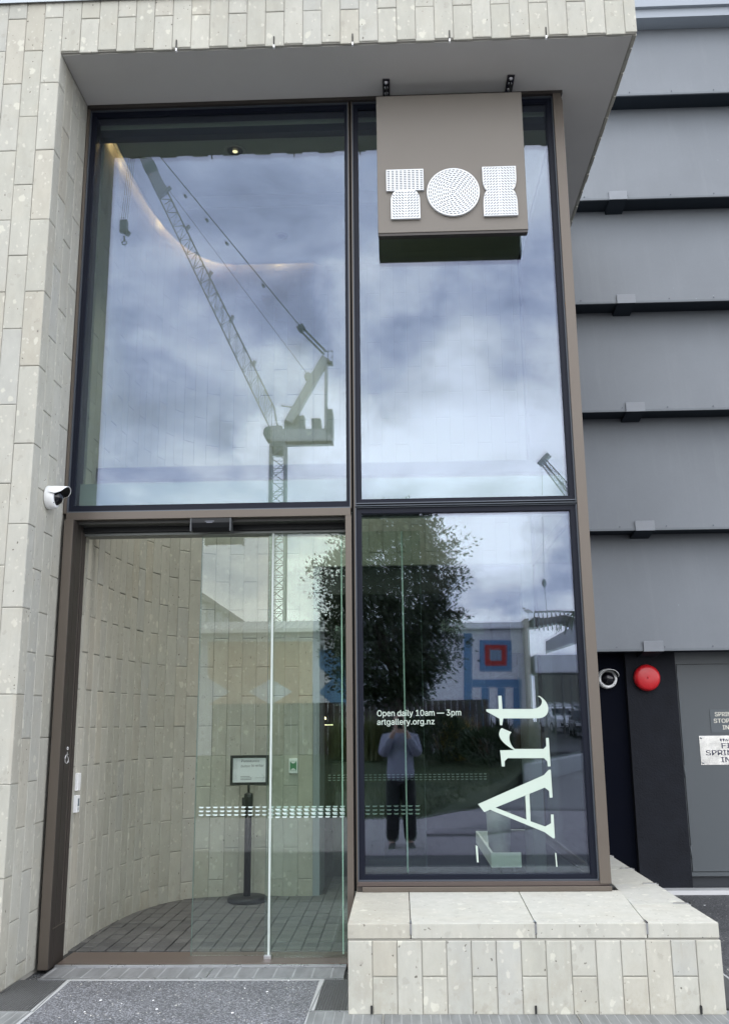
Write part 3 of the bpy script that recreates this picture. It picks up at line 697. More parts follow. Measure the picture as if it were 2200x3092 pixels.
while s < LEN[-1]-.01:
    a, b = on_arc(s), on_arc(min(s+TWI, LEN[-1])); d = (b-a).normalized(); nn = Vector((d.y, -d.x)); c = (a+b)/2-nn*.018
    off = .15+(TH/2 if k % 2 else 0); j = -2
    while off+j*TH < CT:
        za, zb = max(.0, off+j*TH), min(CT, off+(j+1)*TH)
        if zb-za > .03: sp.append(((c.x, c.y, (za+zb)/2), (d.x, d.y, 0), (nn.x, nn.y, 0), (b-a).length-.003, zb-za-.005, .018+rnd.uniform(0, .0025)))
        j += 1
    a2, b2 = a-nn*.0055, b-nn*.0055; a3, b3 = a-nn*.15, b-nn*.15
    mbk.add([(a2.x, a2.y, 0), (b2.x, b2.y, 0), (b2.x, b2.y, 5.9), (a2.x, a2.y, 5.9)], [(0, 1, 2, 3)])
    s += TWI; k += 1
put_tiles(sp, t); mbk.build('wall_core', MORTAR, t)
mb = MB(); mb.box(-4.0, -2.21, .20, 2.9, 0, 5.86); mb.box(-2.21, -.77, 2.37, 2.9, 0, 5.86); mb.build('wall_backing', DARKROOM, t)
t = thing('stone_header_wall', 'interior limestone wall above the dark inner doorway', 'wall', (.2, 2.4, 2.8))
mb = MB(); mb.box(-.757, 1.20, 2.340, 2.9, 2.80, 5.86); mb.build('wall_core', MORTAR, t)
put_tiles(front_tiles(-.757, 1.20, 2.80, CZ, 2.352, 0, zj=.15, xr=-.757), t)
mb = MB(); mb.box(-.757, -.70, 2.334, 2.9, 0, 2.798); mb.box(1.10, 1.20, 2.334, 2.9, 0, 2.798); mb.build('side_jamb', mat('jamb_grey', (.22, .25, .27), .5), t)
mb = MB(); mb.box(-.699, 1.099, 2.36, 2.9, 2.55, 2.797); mb.build('door_head', DARKROOM, t)
t = thing('lobby_ceiling', 'plain painted lobby ceiling above the upper window panes', 'ceiling', (0, 1, 5.8))
cpl = [(1.204, .201), (1.204, 2.330), (-.70, 2.330)]
for i in range(30, -1, -1):
    q_ = on_arc(LEN[-1]*i/30); q2 = on_arc(min(LEN[-1], LEN[-1]*i/30+.02)); q1 = on_arc(max(0, LEN[-1]*i/30-.02)); d_ = (q2-q1).normalized(); cpl.append((q_.x+d_.y*.080, max(.201, q_.y-d_.x*.080)))
mb = MB(); mb.prism(cpl, CZ+.002, 5.80, 'z'); recalc(mb.build('ceiling_board', CEIL, t))
mb = MB(); mb.box(-2.21, 1.21, .201, 2.9, 5.845, 5.861); mb.build('slot_top', CEIL, t)
mb = MB(); mb.box(-2.21, 1.21, .14, .20, 5.762, 5.86); mb.build('edge_board', CEIL, t)
mb = MB(); mb.box(-1.9, 1.15, 1.05, 1.058, CZ-.002, CZ+.003); mb.box(-1.9, 1.15, 1.24, 1.248, CZ-.002, CZ+.003); mb.build('slot_trim', mat('slot_trim', (.6, .6, .55), .6), t)
t = thing('lobby_bulkhead', 'pale bulkhead box above the sliding doors inside', 'bulkhead', (-.5, .2, 2.9))
mb = MB(); mb.box(-2.185, 1.17, .16, .36, 2.81, 3.045); mb.build('box', mat('bulkhead_paint', (.50, .56, .50), .7), t)
t = thing('inner_beam', 'thin dark steel beam crossing behind the upper panes', 'beam', (-.5, .4, 3.17))
mb = MB(); mb.box(-2.165, 1.17, .42, .50, 3.14, 3.23); mb.build('beam', NAVY, t)
# floor of setts
t = thing('sett_floor', 'lobby floor of small dark stone setts', 'floor', (-1.2, 1.2, 0)); t['kind'] = 'structure'; del t['category']
mb = MB(); mb.box(-2.6, 1.2, .205, 7.5, -.02, .002); mb.build('bedding', JOINTM, t)
sp = []
def inside(x, y):
    for a, b in zip(AP[:-1], AP[1:]):
        if a.y <= y <= b.y: return x > a.lerp(b, (y-a.y)/max(1e-6, b.y-a.y)).x-.09
    return y < 2.36
y = .37; r = 0
while y < 3.3:
    x = -2.2+ (0 if r % 2 else 0)
    while x < 1.15:
        if (y < 2.25 and inside(x+.05, y+.05)) or (y >= 2.25 and x > -.70) or (2.25 <= y < 2.36 and x > -1.75):
            sp.append(((x+.048, y+.06, .002), (1, 0, 0), (0, 0, 1), .0900, .1110, .014+rnd.uniform(0, .0035)))
        x += .0965
    y += .12; r += 1
put_tiles(sp, t, 'floor_sett', SETT, .003)
# inner doors, dark hall beyond
t = thing('inner_glass_door', 'inner glass door with dotted band seen deep inside', 'door', (.1, 3.3, 0))
mb = MB(); mb.box(-.715, .83, 3.294, 3.304, .02, 2.5); mb.build('pane', glass('inner_glass', .03, (.84, .9, .87), (1, 1, 1)), t)
dots(-.70, .83, 3.292, .945, t, step=.0435, w=.033)
t = thing('entrance_hall', 'dark interior hall walls beyond the inner door', 'hall', (0, 5, 0))
mb = MB(); mb.box(-3, 4.0, 7.5, 7.7, 0, 3.2); mb.box(-3.1, -3, 2.9, 7.6, 0, 3.2); mb.box(4, 4.1, 2.9, 7.6, 0, 3.2); mb.box(-3, 4, 2.91, 7.6, 3.0, 3.2); mb.box(1.20, 1.30, 2.56, 2.9, 0, 5.86); mb.box(1.205, 1.3, .135, 2.56, -.05, .425); mb.box(-.27, 1.2, .14, .16, 0, .42); mb.build('wall', DARKROOM, t)
t = thing('counter_lamp', 'tiny lit lamp glowing on a counter in the dark hall', 'lamp', (-.63, 4.5, 0))
mb = MB(); mb.box(-.75, -.2, 4.6, 5.0, 0, 1.0); mb.build('counter', mat('counter_dark', (.08, .06, .045), .5), t)
lm = mat('lamp_glow', (1, .9, .7)); lb = lm.node_tree.nodes['Principled BSDF']; lb.inputs['Emission Color'].default_value = (1, .8, .5, 1); lb.inputs['Emission Strength'].default_value = 3
pa, pb = at(978, 2189, 4.55), at(1005, 2189, 4.55)
mb = MB(); mb.box(pa.x, pb.x, 4.54, 4.56, pa.z-.004, pa.z+.004); mb.lathe([(0, .03), (.012, .022), (.016, 0), (0, -.004)], (pa.x+.01, 4.55, pa.z+.06), k=10); mb.build('light_bar', lm, t)
# sill ledge, white crate, pot
t = thing('inner_sill', 'grey inner window sill ledge at the bottom of the right pane', 'sill', (.45, .3, .45))
mb = MB(); mb.box(-.235, 1.17, .127, .150, .46, .478); mb.build('ledge', mat('sill_paint', (.085, .095, .09), .6), t)
t = thing('white_crate', 'white open crate standing inside the right window under the letter A', 'crate', (.66, .8, .45))
yc = .17; A = at(1482, 2575, yc); B = at(1574, 2619, yc); Cb = gr(1434, 2509, A.z); zb, zt_c = B.z, A.z
mb = MB(); mb.box(A.x, B.x, yc, yc+.012, zb, zt_c); mb.build('front_board', WHITEB, t)
mb = MB(); mb.box(A.x-.001, A.x+.013, yc+.0125, Cb.y, zb, zt_c); mb.build('side_board', WHITEB, t)
mb = MB(); mb.box(A.x+.0135, A.x+.09, Cb.y-.015, Cb.y, zb, zt_c); mb.build('back_board', WHITEB, t)
mb = MB(); mb.box(A.x+.0135, B.x-.002, yc+.0125, Cb.y-.016, zb, zb+.01); mb.build('base_board', WHITEB, t)
for x, y in ((A.x+.01, .5), (B.x-.015, .5), (A.x+.01, Cb.y-.04), (B.x-.015, Cb.y-.04)): mb = MB(); mb.box(x-.01, x+.01, y-.01, y+.01, 0.01, zb-.001); mb.build('leg', BLACKP, t)
t = thing('grey_pot', 'tall grey ceramic pot inside the white crate', 'pot', (.66, .95, .525))
pp = at(1494, 2560, .75)
mb = MB(); mb.lathe([(0, .0), (.070, .0), (.078, .12), (.085, .27), (.078, .27), (.07, .2), (0, .15)], (pp.x+.03, .75, zb+.011)); mb.build('pot', mat('grey_ceramic', (.26, .28, .27), .5, var=.3, vscale=14), t)

# wall controls
t = thing('door_control_box', 'plain white box high of the two on the curved wall by the jamb', 'control box', (-2.14, .33, 1.1))
def wall_plate(par, y, z0, z1, m=WHITEP, th=.022, w=.055):
    mb = MB(); mb.box(-2.1505, -2.1505+th, y, y+w, z0, z1); return mb.build('box', m, par, bevel=.003)
pu, pl_ = at(225, 2335, .33), at(225, 2388, .33); wall_plate(t, .33, pl_.z, pu.z)
t = thing('door_push_button', 'white push button plate with dark window low on the curved wall', 'push button', (-2.14, .33, .9))
pu2, pl2 = at(222, 2402, .33), at(222, 2454, .33); wall_plate(t, .32, pl2.z, pu2.z, th=.026)
mb = MB(); mb.box(-2.125, -2.1235, .335, .362, pl2.z+.04, pu2.z-.02); mb.build('screen', mat('blue_grey_screen', (.10, .14, .17), .3), t)
mb = MB(); mb.box(-2.125, -2.1235, .335, .362, pl2.z+.014, pl2.z+.032); mb.build('button', mat('button_grey', (.45, .48, .5), .4), t)
t = thing('exit_button', 'small white plate with green emergency exit button on the back wall', 'exit button', (-.925, 2.3, 1.09))
mb = MB(); mb.box(-.961, -.886, 2.305, 2.329, 1.008, 1.132); mb.build('plate', WHITEP, t, bevel=.004)
GRN = mat('exit_green', (.02, .19, .07), .4)
mb = MB(); mb.box(-.951, -.896, 2.3028, 2.3045, 1.032, 1.110); mb.build('button', GRN, t)
mb = MB(); mb.prism([(-.949, 1.108), (-.898, 1.108), (-.915, 1.092), (-.932, 1.092)], 2.301, 2.3026); mb.prism([(-.949, 1.034), (-.898, 1.034), (-.915, 1.050), (-.932, 1.050)], 2.301, 2.3026); recalc(mb.build('arrow_print', WHITEP, t))
# sign stand
sx, sy = -1.268, 2.07
t = thing('sign_stand', 'black post stand holding a framed Please press button to enter notice', 'sign stand', (sx, sy, 0))
mb = MB(); mb.lathe([(0, .018), (.150, .018), (.160, .024), (.160, .052), (.150, .062), (.05, .064), (0, .064)], (sx, sy, 0), k=48); mb.build('base', BLACKP, t)
mb = MB(); mb.tube((sx, sy, .06), (sx, sy, .74), .0285, k=24); mb.build('pole', BLACKP, t)
mb = MB(); mb.lathe([(0, 0), (.030, 0), (.037, .02), (.038, .10), (.036, .125), (.012, .135), (0, .135)], (sx, sy, .735), k=24); mb.box(sx-.052, sx-.03, sy-.018, sy+.018, .765, .83); mb.build('pole_head', BLACKP, t)
mb = MB(); mb.tube((sx, sy, .86), (sx, sy, .95), .010); mb.build('neck', BLACKP, t)
fx0, fx1, fz0, fz1 = -1.424, -1.104, .93, 1.17
mb = MB(); w = .022
mb.box(fx0, fx1, sy-.012, sy+.012, fz0, fz0+w); mb.box(fx0, fx1, sy-.012, sy+.012, fz1-w, fz1); mb.box(fx0, fx0+w, sy-.012, sy+.012, fz0+w, fz1-w); mb.box(fx1-w, fx1, sy-.012, sy+.012, fz0+w, fz1-w); fr = mb.build('sign_frame', BLACKP, t, bevel=.002)
mb = MB(); mb.box(fx0+w, fx1-w, sy-.004, sy+.008, fz0+w, fz1-w); pn = mb.build('notice', mat('notice_paper', (.70, .73, .74), .5), fr)
ys = sy-.0052
mb = MB()
for body, xx, zz, ww, sh in (('Please', fx0+.092, 1.114, .087, 0), ('press', fx0+.183, 1.114-.0035, .060, .28), ('button', fx0+.088, 1.073, .078, .28), ('to enter', fx0+.176, 1.076, .106, 0)):
    vs, fs = text_mb(body, width=ww, shear=sh); mb.add([(xx+u, ys, zz+v) for u, v in vs], fs)
for zz, x1 in ((.997, .165), (.985, .18), (.973, .178)): mb.box(fx0+.087, fx0+x1, ys, ys+.0008, zz, zz+.003)
mb.bar((fx0+.21, ys, .99), (fx0+.288, ys, .99), .0022, .0008); mb.bar((fx0+.288, ys, .99), (fx0+.266, ys, 1.016), .0022, .0008); mb.bar((fx0+.288, ys, .99), (fx0+.266, ys, .964), .0022, .0008)
for j in range(17):
    for i in range(4):
        if 7 < j < 11: continue
        x = fx0+.028+i*.009; z = 1.142-j*.0112; d = .0035 if j % 8 < 4 else -.0035; mb.bar((x-.003, ys, z-d), (x+.003, ys, z+d), .0014, .0006)
mb.build('print', INK, fr)

# lamps: recessed downlight and warm cove glow
t = thing('downlight', 'round recessed ceiling downlight glowing warm', 'ceiling light', (-1.19, .46, CZ))
dl = gr(710, 455, CZ)
mb = MB(); mb.lathe([(.085, -.004), (.088, .001), (.062, .001), (.058, -.002), (.085, -.004)], (dl.x, dl.y, CZ-.001), k=40); mb.build('trim_ring', mat('ring_white', (.5, .5, .45), .4), t)
mb = MB(); mb.lathe([(.060, -.002), (.045, .0005), (0, .0008)], (dl.x, dl.y, CZ-.0015), k=32); mb.build('recess', mat('reflector_dark', (.03, .03, .028), .3), t)
mb = MB(); mb.lathe([(.020, -.006), (.016, -.004), (0, -.003)], (dl.x, dl.y, CZ-.002), k=24); mb.build('bulb', lm, t)
ld = bpy.data.lights.new('downlight_lamp', 'SPOT'); ld.energy = 300; ld.spot_size = 1.45; ld.spot_blend = 1.; ld.color = (1, .96, .90); ld.shadow_soft_size = .03
lo = bpy.data.objects.new('downlight_lamp', ld); COL.objects.link(lo); lo.location = (dl.x, dl.y, CZ-.03)
t = thing('cove_light', 'warm cove lights hidden in the ceiling slot along the curved wall', 'light', (-1.9, 1.6, 5.7))
mb = MB()
for s0, s1 in ((.0, LEN[-1]),):
    k = 40
    for i in range(k):
        a, b = on_arc(s0+(s1-s0)*i/k), on_arc(s0+(s1-s0)*(i+1)/k); d = (b-a).normalized(); nn = Vector((d.y, -d.x)); mb.bar((a.x+nn.x*.075, a.y+nn.y*.075, CZ+.02), (b.x+nn.x*.075, b.y+nn.y*.075, CZ+.02), .008, .06)
mb.build('slot_lip', CEIL, t)
gm = mat('warm_led_glow', (1, .7, .4)); gb = gm.node_tree.nodes['Principled BSDF']; gb.inputs['Emission Color'].default_value = (1, .62, .34, 1); gb.inputs['Emission Strength'].default_value = 10
mb = MB(); k = 48
for i in range(k):
    a, b = on_arc(LEN[-1]*i/k), on_arc(LEN[-1]*(i+1)/k); d = (b-a).normalized(); nn = Vector((d.y, -d.x)); mb.bar((a.x+nn.x*.062, a.y+nn.y*.062, CZ+.065), (b.x+nn.x*.062, b.y+nn.y*.062, CZ+.065), .008, .012)
mb.build('led_strip', gm, t)
for s0, e in ((.12, .5), (.40, .3), (1.36, .35), (2.12, .25), (2.8, .35)):
    if s0 > LEN[-1]-.05: continue
    a = on_arc(s0); b = on_arc(s0+.02); d = (b-a).normalized(); nn = Vector((d.y, -d.x)); p = a+nn*.045
    ld = bpy.data.lights.new('cove_lamp', 'POINT'); ld.energy = e; ld.color = (1, .66, .38); ld.shadow_soft_size = .03
    lo = bpy.data.objects.new('cove_lamp', ld); COL.objects.link(lo); lo.location = (p.x, p.y, CZ+.05)
for x, y in ((.35, 1.2), (-1.0, 1.75)):  # the right-hand downlight is added to brighten the lobby
    t = thing('downlight', 'recessed ceiling downlight behind the left upper pane near the mullion' if x < 0 else 'added fill downlight in the ceiling behind the right upper pane below the sign', 'ceiling light', (x, y, CZ), group='lobby downlights')
    mb = MB(); mb.lathe([(.065, -.004), (.068, .001), (.045, .001), (.065, -.004)], (x, y, CZ-.001), k=24); mb.build('trim_ring', bpy.data.materials['ring_white'], t)
    mb = MB(); mb.lathe([(.045, .0005), (0, .0008)], (x, y, CZ-.0015), k=20); mb.build('reflector', bpy.data.materials['fitting_reflector'] if 'fitting_reflector' in bpy.data.materials else mat('fitting_reflector', (.2, .2, .18), .4), t)
    ld = bpy.data.lights.new('downlight_lamp', 'SPOT'); ld.energy = 300; ld.spot_size = 1.45; ld.spot_blend = 1.; ld.color = (1, .96, .90); ld.shadow_soft_size = .03
    lo = bpy.data.objects.new('downlight_lamp', ld); COL.objects.link(lo); lo.location = (x, y, CZ-.03)

# =================================================================== TOI SIGN
t = thing('toi_sign', 'bronze hanging sign box with three white patterned letters reading TOI', 'sign', (.42, -.15, 4.7))
mb = MB(); mb.prism([(-.093, 4.693), (.930, 4.693), (.930, 5.757), (-.093, 5.757)], -.17, -.11); recalc(mb.build('panel', SIGNM, t, bevel=.004))
mb = MB(); mb.box(-.088, .925, -.165, -.115, 4.674, 4.691); mb.build('bottom_lip', BROWN_D, t)
mb = MB(); mb.box(.06, .90, -.109, -.09, 4.73, 5.70); mb.build('back_plate', BROWN_D, t)
for xc in (-.020, .858):
    mb = MB(); mb.box(xc-.025, xc+.025, -.218, -.028, 5.850, 5.8605); br = mb.build('bracket', mat('bracket_black', (.016, .015, .022), .4), t)
    mb = MB(); mb.box(xc-.006, xc+.006, -.155, -.125, 5.757, 5.851); mb.build('hanger_fin', BLACKP, t)
    for yy in (-.19, -.135, -.072): mb = MB(); mb.lathe([(.016, .0), (.016, -.003), (.010, -.004), (.010, -.012), (0, -.013)], (xc, yy, 5.8505), k=16); mb.build('bolt', STEEL, br)
ly = -.171
def dash(mb, x, z, ang, l=.017, w=.0042): c, s_ = math.cos(ang), math.sin(ang); mb.obox((x, ly-.0212, z), Vector((c, 0, s_)), Vector((0, 1, 0)), Vector((-s_, 0, c)), l/2, .0006, w/2)
# T
tb = [(-.031, 5.001), (-.031, 5.163), (.227, 5.163), (.227, 5.001)]
st = [(-.002, 4.787), (-.002, 4.925)]+[(a, b) for a, b in bez((-.002, 4.925), (-.002, 4.962), (.012, 4.985), (.034, 5.003), 6)]+[(.163, 5.003)]+[(a, b) for a, b in bez((.163, 5.003), (.185, 4.985), (.199, 4.962), (.199, 4.925), 6)]+[(.199, 4.787)]
mb = MB(); mb.prism(tb, ly-.020, ly); mb.prism(st, ly-.0195, ly); lt = recalc(mb.build('letter_t', LETTER, t, bevel=.002))
mb = MB()
for j in range(11):
    for i in range(9): dash(mb, -.014+i*.0282, 5.149-j*.0136, 0)
for j in range(10):
    for i in range(9):
        x = .018+i*.0205; z = 4.985-j*.0202
        if (i in (0, 8)) and j == 0: continue
        a = 0 if i == 4 else (math.radians(-38) if i < 4 else math.radians(38)); dash(mb, x, z, a, .017 if i != 4 else .010)
mb.build('dash_pattern', INK, lt, kind='stuff')
# O
oc = (.428, 4.980); circ = [(oc[0]+.181*math.cos(a), oc[1]+.181*math.sin(a)) for a in [i*2*math.pi/64 for i in range(64)]]
mb = MB(); mb.prism(circ, ly-.020, ly); lt = recalc(mb.build('letter_o', LETTER, t, bevel=.002))
mb = MB()
for r in range(12):
    R_ = .010+r*.0142; k = max(5, int(2*math.pi*R_/.0265))
    for i in range(k): a = 2*math.pi*(i+.5*(r % 2))/k; dash(mb, oc[0]+R_*math.cos(a), oc[1]+R_*math.sin(a), a+math.pi/2, .0165 if r else .008)
mb.build('dash_pattern', INK, lt, kind='stuff')
# I
a0, a1, zt, zb = .631, .863, 5.164, 4.790; wz = 4.984; wi = .028
L_ = [(a0, zt), (a0, 5.085)]+bez((a0, 5.085), (a0, 5.03), (a0+.01, 5.0), (a0+wi, wz), 6)+bez((a0+wi, wz), (a0+.01, 4.967), (a0, 4.93), (a0, 4.88), 6)+[(a0, zb)]
R_l = [(a0+a1-x, z) for x, z in reversed(L_)]
mb = MB(); mb.prism(L_+R_l, ly-.020, ly); lt = recalc(mb.build('letter_i', LETTER, t, bevel=.002))
mb = MB()
for j in range(18):
    for i in range(11):
        x = .647+i*.020; z = 5.150-j*.0204
        if abs(z-wz) < .03 and i in (0, 10): continue
        a = 0 if i == 5 else (math.radians(40) if i < 5 else math.radians(-40)); dash(mb, x, z, a, .017 if i != 5 else .009)
mb.build('dash_pattern', INK, lt, kind='stuff')

# =================================================================== DOME CAMERAS
def dome_camera(label, c, ax, r, tilt=Vector((0, 0, 0))):
    t = thing('security_camera', label, 'security camera', tuple(c), group='security cameras on the walls')
    ax = Vector(ax).normalized(); c = Vector(c)
    mb = MB(); mb.lathe([(0, 0), (r, 0), (r*1.02, r*.12), (r*1.0, r*.5), (r*.92, r*.74), (r*.74, r*.82), (r*.70, r*.70), (0, r*.66)], c, ax, 40); mb.build('housing', WHITEP, t)
    look = (ax*.95+Vector((0, 0, -.32))).normalized()
    mb = MB(); mb.lathe([(r*.71*math.cos(a), r*.66+r*.62*math.sin(a)) for a in [i*math.pi/2/8 for i in range(9)]], c, ax, 32); mb.build('dome', mat('camera_dome', (.006, .006, .009), .08), t)
    # visor: half shell above the dome
    side = ax.cross(Vector((0, 0, 1))).normalized(); up = Vector((0, 0, 1)); vs = []; K = 14; Rn = 6
    for sh in (0, 1):
        for j in range(Rn+1):
            f = j/Rn; rr = (r*1.03-(sh*r*.05))*(1+.16*f-.14*f*f); h = 0
            for i in range(K+1):
                a = math.pi*(i/K); reach = h if True else 0
                hh = r*.40+(f*r*1.45)*(math.sin(a)**.4*.6+.4)
                vs.append(c+ax*hh+side*(rr*math.cos(a))+up*(rr*(.72*math.sin(a)+.24-.10*f)))
    fs = []
    M = (Rn+1)*(K+1)
    for j in range(Rn):
        for i in range(K):
            q = j*(K+1)+i; fs.append((q, q+1, q+K+2, q+K+1)); fs.append((q+M, q+M+K+1, q+M+K+2, q+M+1))
    for i in range(K): q = Rn*(K+1)+i; fs.append((q, q+1, q+1+M, q+M))
    mb = MB(); mb.add(vs, fs, True); recalc(mb.build('visor', WHITEP, t))
    cv_ = c+up*r*.05; vl = [cv_+(v_-cv_)*.955+ax*.001 for v_ in vs[M:]]; mb = MB(); mb.add(vl, [f for f in fs if max(f) < M], True); mb.build('visor_lining', BLACKP, t)
    mb = MB(); mb.lathe([(.0, r*.68), (r*.28, r*.68), (r*.26, r*1.1), (0, r*1.12)], c-up*r*.1, ax, 20); mb.build('lens', BLACKP, t)
    for s_ in (-1, 1): mb = MB(); mb.tube(c+side*s_*r*.6-up*r*.58+ax*r*.74, c+side*s_*r*.6-up*r*.58+ax*r*.80, r*.05, k=10); mb.build('screw', ALU, t)
_r = ray(158, 1502); _k = (XL-CAM.x)/_r.x; pc = CAM+_r*_k
dome_camera('white dome security camera with hood on the left stone return', (XL+.003, -.315, at(156, 1503, -.31).z), (1, 0, 0), .074)

# =================================================================== GREY BUILDING
t = thing('grey_building', 'blue-grey building clad in wide overlapping panels at the right', 'building', (4, 3, 0))
YB = 2.74; YL = 2.43
zl = [at(2000, p, YL).z for p in (1965, 1600, 1240, 912, 598, 285, 20)]
mb = MB(); mb.box(1.30, 9, YB+.12, 8, 2.02, 9.6); mb.build('wall_core', NAVYW, t)
for k in range(len(zl)-1):
    z0, z1 = zl[k], zl[k+1]
    mb = MB(); mb.prism([(YL, z0), (YL-.0, z0+.02), (YB-.05, z1+.12), (YB+.03, z1+.12), (YB+.03, z1), (YL+.018, z0+.03), (YL+.018, z0)], 1.0, 9, 'x'); recalc(mb.build('cladding_panel', GREYP, t))
    mb = MB(); mb.prism([(YL+.0185, z0+.006), (YB+.05, z0+.006), (YB+.05, z0+.03), (YL+.0185, z0+.03)], 1.0, 9, 'x'); mb.build('panel_underside', UNDER, t)  # underside of the lip, with its shade painted in
    # joint cap clipped over the lip
    px = {0: 1971, 1: 1945, 2: 1916, 3: 1888, 4: 1864}.get(k)
    if px: 
        cx_ = at(px, (1955, 1590, 1228, 900, 588)[k], YL).x; w_ = .088
        mb = MB(); mb.prism([(YL-.012, z0-.006), (YL-.012, z0+.085), (YL+.0, z0+.088), (YL+.005, z0+.004), (YL+.005, z0-.006)], cx_-w_, cx_+w_, 'x'); jc = recalc(mb.build('joint_cap', GREYC, t, bevel=.003))
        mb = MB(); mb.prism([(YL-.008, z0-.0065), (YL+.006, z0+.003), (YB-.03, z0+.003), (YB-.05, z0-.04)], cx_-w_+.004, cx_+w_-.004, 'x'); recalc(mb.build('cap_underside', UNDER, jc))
mb = MB(); mb.box(1.0, 9, YL-.01, YB+.3, zl[-1], zl[-1]+.16); mb.box(1.0, 9, YL+.03, YB+.1, zl[-1]-.10, zl[-1]); mb.build('parapet', mat('parapet_grey', (.26, .29, .325), .45), t)
for k in range(40): pass
mb = MB(); x = 1.6
for k, z0 in enumerate(zl[:-1]):
    x = 1.5+.1*k
    while x < 6: mb.tube((x, YL-.003, z0+.035), (x, YL+.004, z0+.035), .006, k=8); x += .42
mb.build('rivets', ALU, t, kind='stuff')
Z2 = zl[0]
xa, xb = at(1895, 2300, YB).x, at(2035, 2300, YB).x
xa, xb = 2.045, 2.49
mb = MB(); mb.box(1.25, xa, YB+.0, YB+.2, 0, Z2+.06); mb.build('recess_wall', NAVYW, t)
mb = MB(); mb.box(xa, xb, YB-.06, YB+.2, 0, Z2+.06); mb.build('pier', PIERD, t)
dx0, dx1, dz0, dz1 = 2.515, 4.2, .135, 1.915
mb = MB(); mb.box(xb+.001, 9, YB+.03, YB+.2, 0, .095); mb.build('plinth_band', mat('band_charcoal', (.03, .034, .04), .7), t)
mb = MB(); mb.box(xb+.001, dx0-.004, YB+.0, YB+.2, .096, Z2+.06); mb.box(dx0-.004, 9, YB+.0, YB+.2, dz1+.004, Z2+.06); mb.box(dx0-.004, 9, YB+.0, YB+.2, .096, dz0-.005); mb.build('door_frame', DOORG, t)
mb = MB(); mb.box(dx0, dx1, YB-.006, YB+.04, dz0, dz1); dr = mb.build('door', DOORG, t, bevel=.002)
mb = MB(); mb.box(dx0-.008, dx1, YB+.01, YB+.05, dz0-.008, dz1+.006); mb.build('door_gap', BLACKR, t)
for zz in (.30, .98, 1.80): mb = MB(); mb.box(dx0-.016, dx0+.014, YB-.014, YB-.003, zz-.05, zz+.05); mb.tube((dx0-.004, YB-.014, zz-.05), (dx0-.004, YB-.014, zz+.05), .006, k=8); mb.build('hinge', DOORG, dr)
t = thing('concrete_kerb', 'pale concrete strip at the foot of the grey building', 'kerb', (4, 2.6, 0))
mb = MB(); mb.box(1.6, 9, 2.565, YB-.062, -.03, .012); mb.build('strip', CONC, t)
mb = MB(); mb.box(1.6, 9, 2.545, 2.563, -.03, .008); mb.build('edge', mat('edge_white', (.6, .6, .6), .7), t)
# dark grate at the far right edge, by the plinth
t = thing('drain_grate', 'dark slotted grate on the ground right of the plinth', 'grate', (1.7, -.5, 0), group='drain grates beside the entrance slab')
mb = MB()
for j in range(90): mb.box(1.62, 1.80, -.88+j*.014, -.874+j*.014, -.01, .003)
mb.build('grille_bars', STEEL_D, t, kind='stuff')
mb = MB(); mb.box(1.61, 1.82, -.886, .40, -.06, -.012); mb.build('drain_channel', BLACKR, t)
mb = MB(); mb.box(1.806, 1.818, -.886, .40, -.02, .005); mb.build('rim', CONC, t)
# gong
c = at(1949, 2047, YB-.06)
t = thing('fire_gong', 'round red sprinkler alarm gong on the charcoal pier', 'alarm', (c.x, YB-.06, c.z))
mb = MB(); mb.lathe([(0, .070), (.02, .071), (.085, .068), (.105, .060), (.116, .040), (.118, .018), (.114, .012), (0, .012)], (c.x, YB-.0605, c.z), (0, -1, 0), 48); mb.build('gong', REDP, t)
mb = MB(); mb.lathe([(0, .080), (.007, .079), (.009, .073), (0, .072)], (c.x, YB-.0605, c.z), (0, -1, 0), 12); mb.build('bolt', REDP, t)
mb = MB(); mb.tube((c.x, YB-.0605, c.z), (c.x, YB-.048, c.z), .04, k=16); mb.build('mount', BLACKP, t)
c = at(1829, 2050, YB)
dome_camera('white dome security camera with hood on the navy wall by the red gong', (c.x, YB-.002, c.z), (0, -1, 0), .088)
# plates on the door
def plate(label, px0, px1, py0, py1, lines, m, tm, h, cats='sign'):
    a, b = at(px0, py0, YB-.008), at(px1, py1, YB-.008)
    t = thing('door_sign', label, cats, (a.x, YB, b.z), group=None)
    x1 = a.x+(b.x-a.x); mb = MB(); mb.box(a.x, x1, YB-.0105, YB-.0075, b.z, a.z); p_ = mb.build('plate', m, t, bevel=.0008)
    for body, z, hh, ww, pxs in lines:
        vs, fs = text_mb(body, width=ww, height=hh, bold=.02 if hh > .02 else .01); cxm = (a.x+x1)/2
        mb = MB()
        for e_ in range(3): mb.add([(at(pxs, py0, YB-.011).x+u+e_*hh*.03, YB-.0110-e_*.0002, z+v) for u, v in vs], fs)
        mb.build('lettering', tm, t)
    return t, a, b
wv = lambda px, py: at(px, py, YB-.01)
h1 = abs(wv(2160, 2148).z-wv(2160, 2161).z)
zt = [wv(2160, y).z for y in (2163, 2183, 2203)]
t, a, b = plate('grey plate reading SPRINKLER STOP VALVE INSIDE on the grey door', 2140, 2320, 2143, 2211,
    [('SPRINKLER', zt[0], h1, .262, 2155), ('STOP VALVE', zt[1], h1, .325, 2150), ('INSIDE', zt[2], h1, .185, 2175)], mat('grey_plate', (.085, .10, .11), .5), mat('cream_text', (.72, .70, .60), .6), h1)
zz = [wv(2150, y).z for y in (2262, 2290, 2307)]
a_ = wv(2106, 2222)
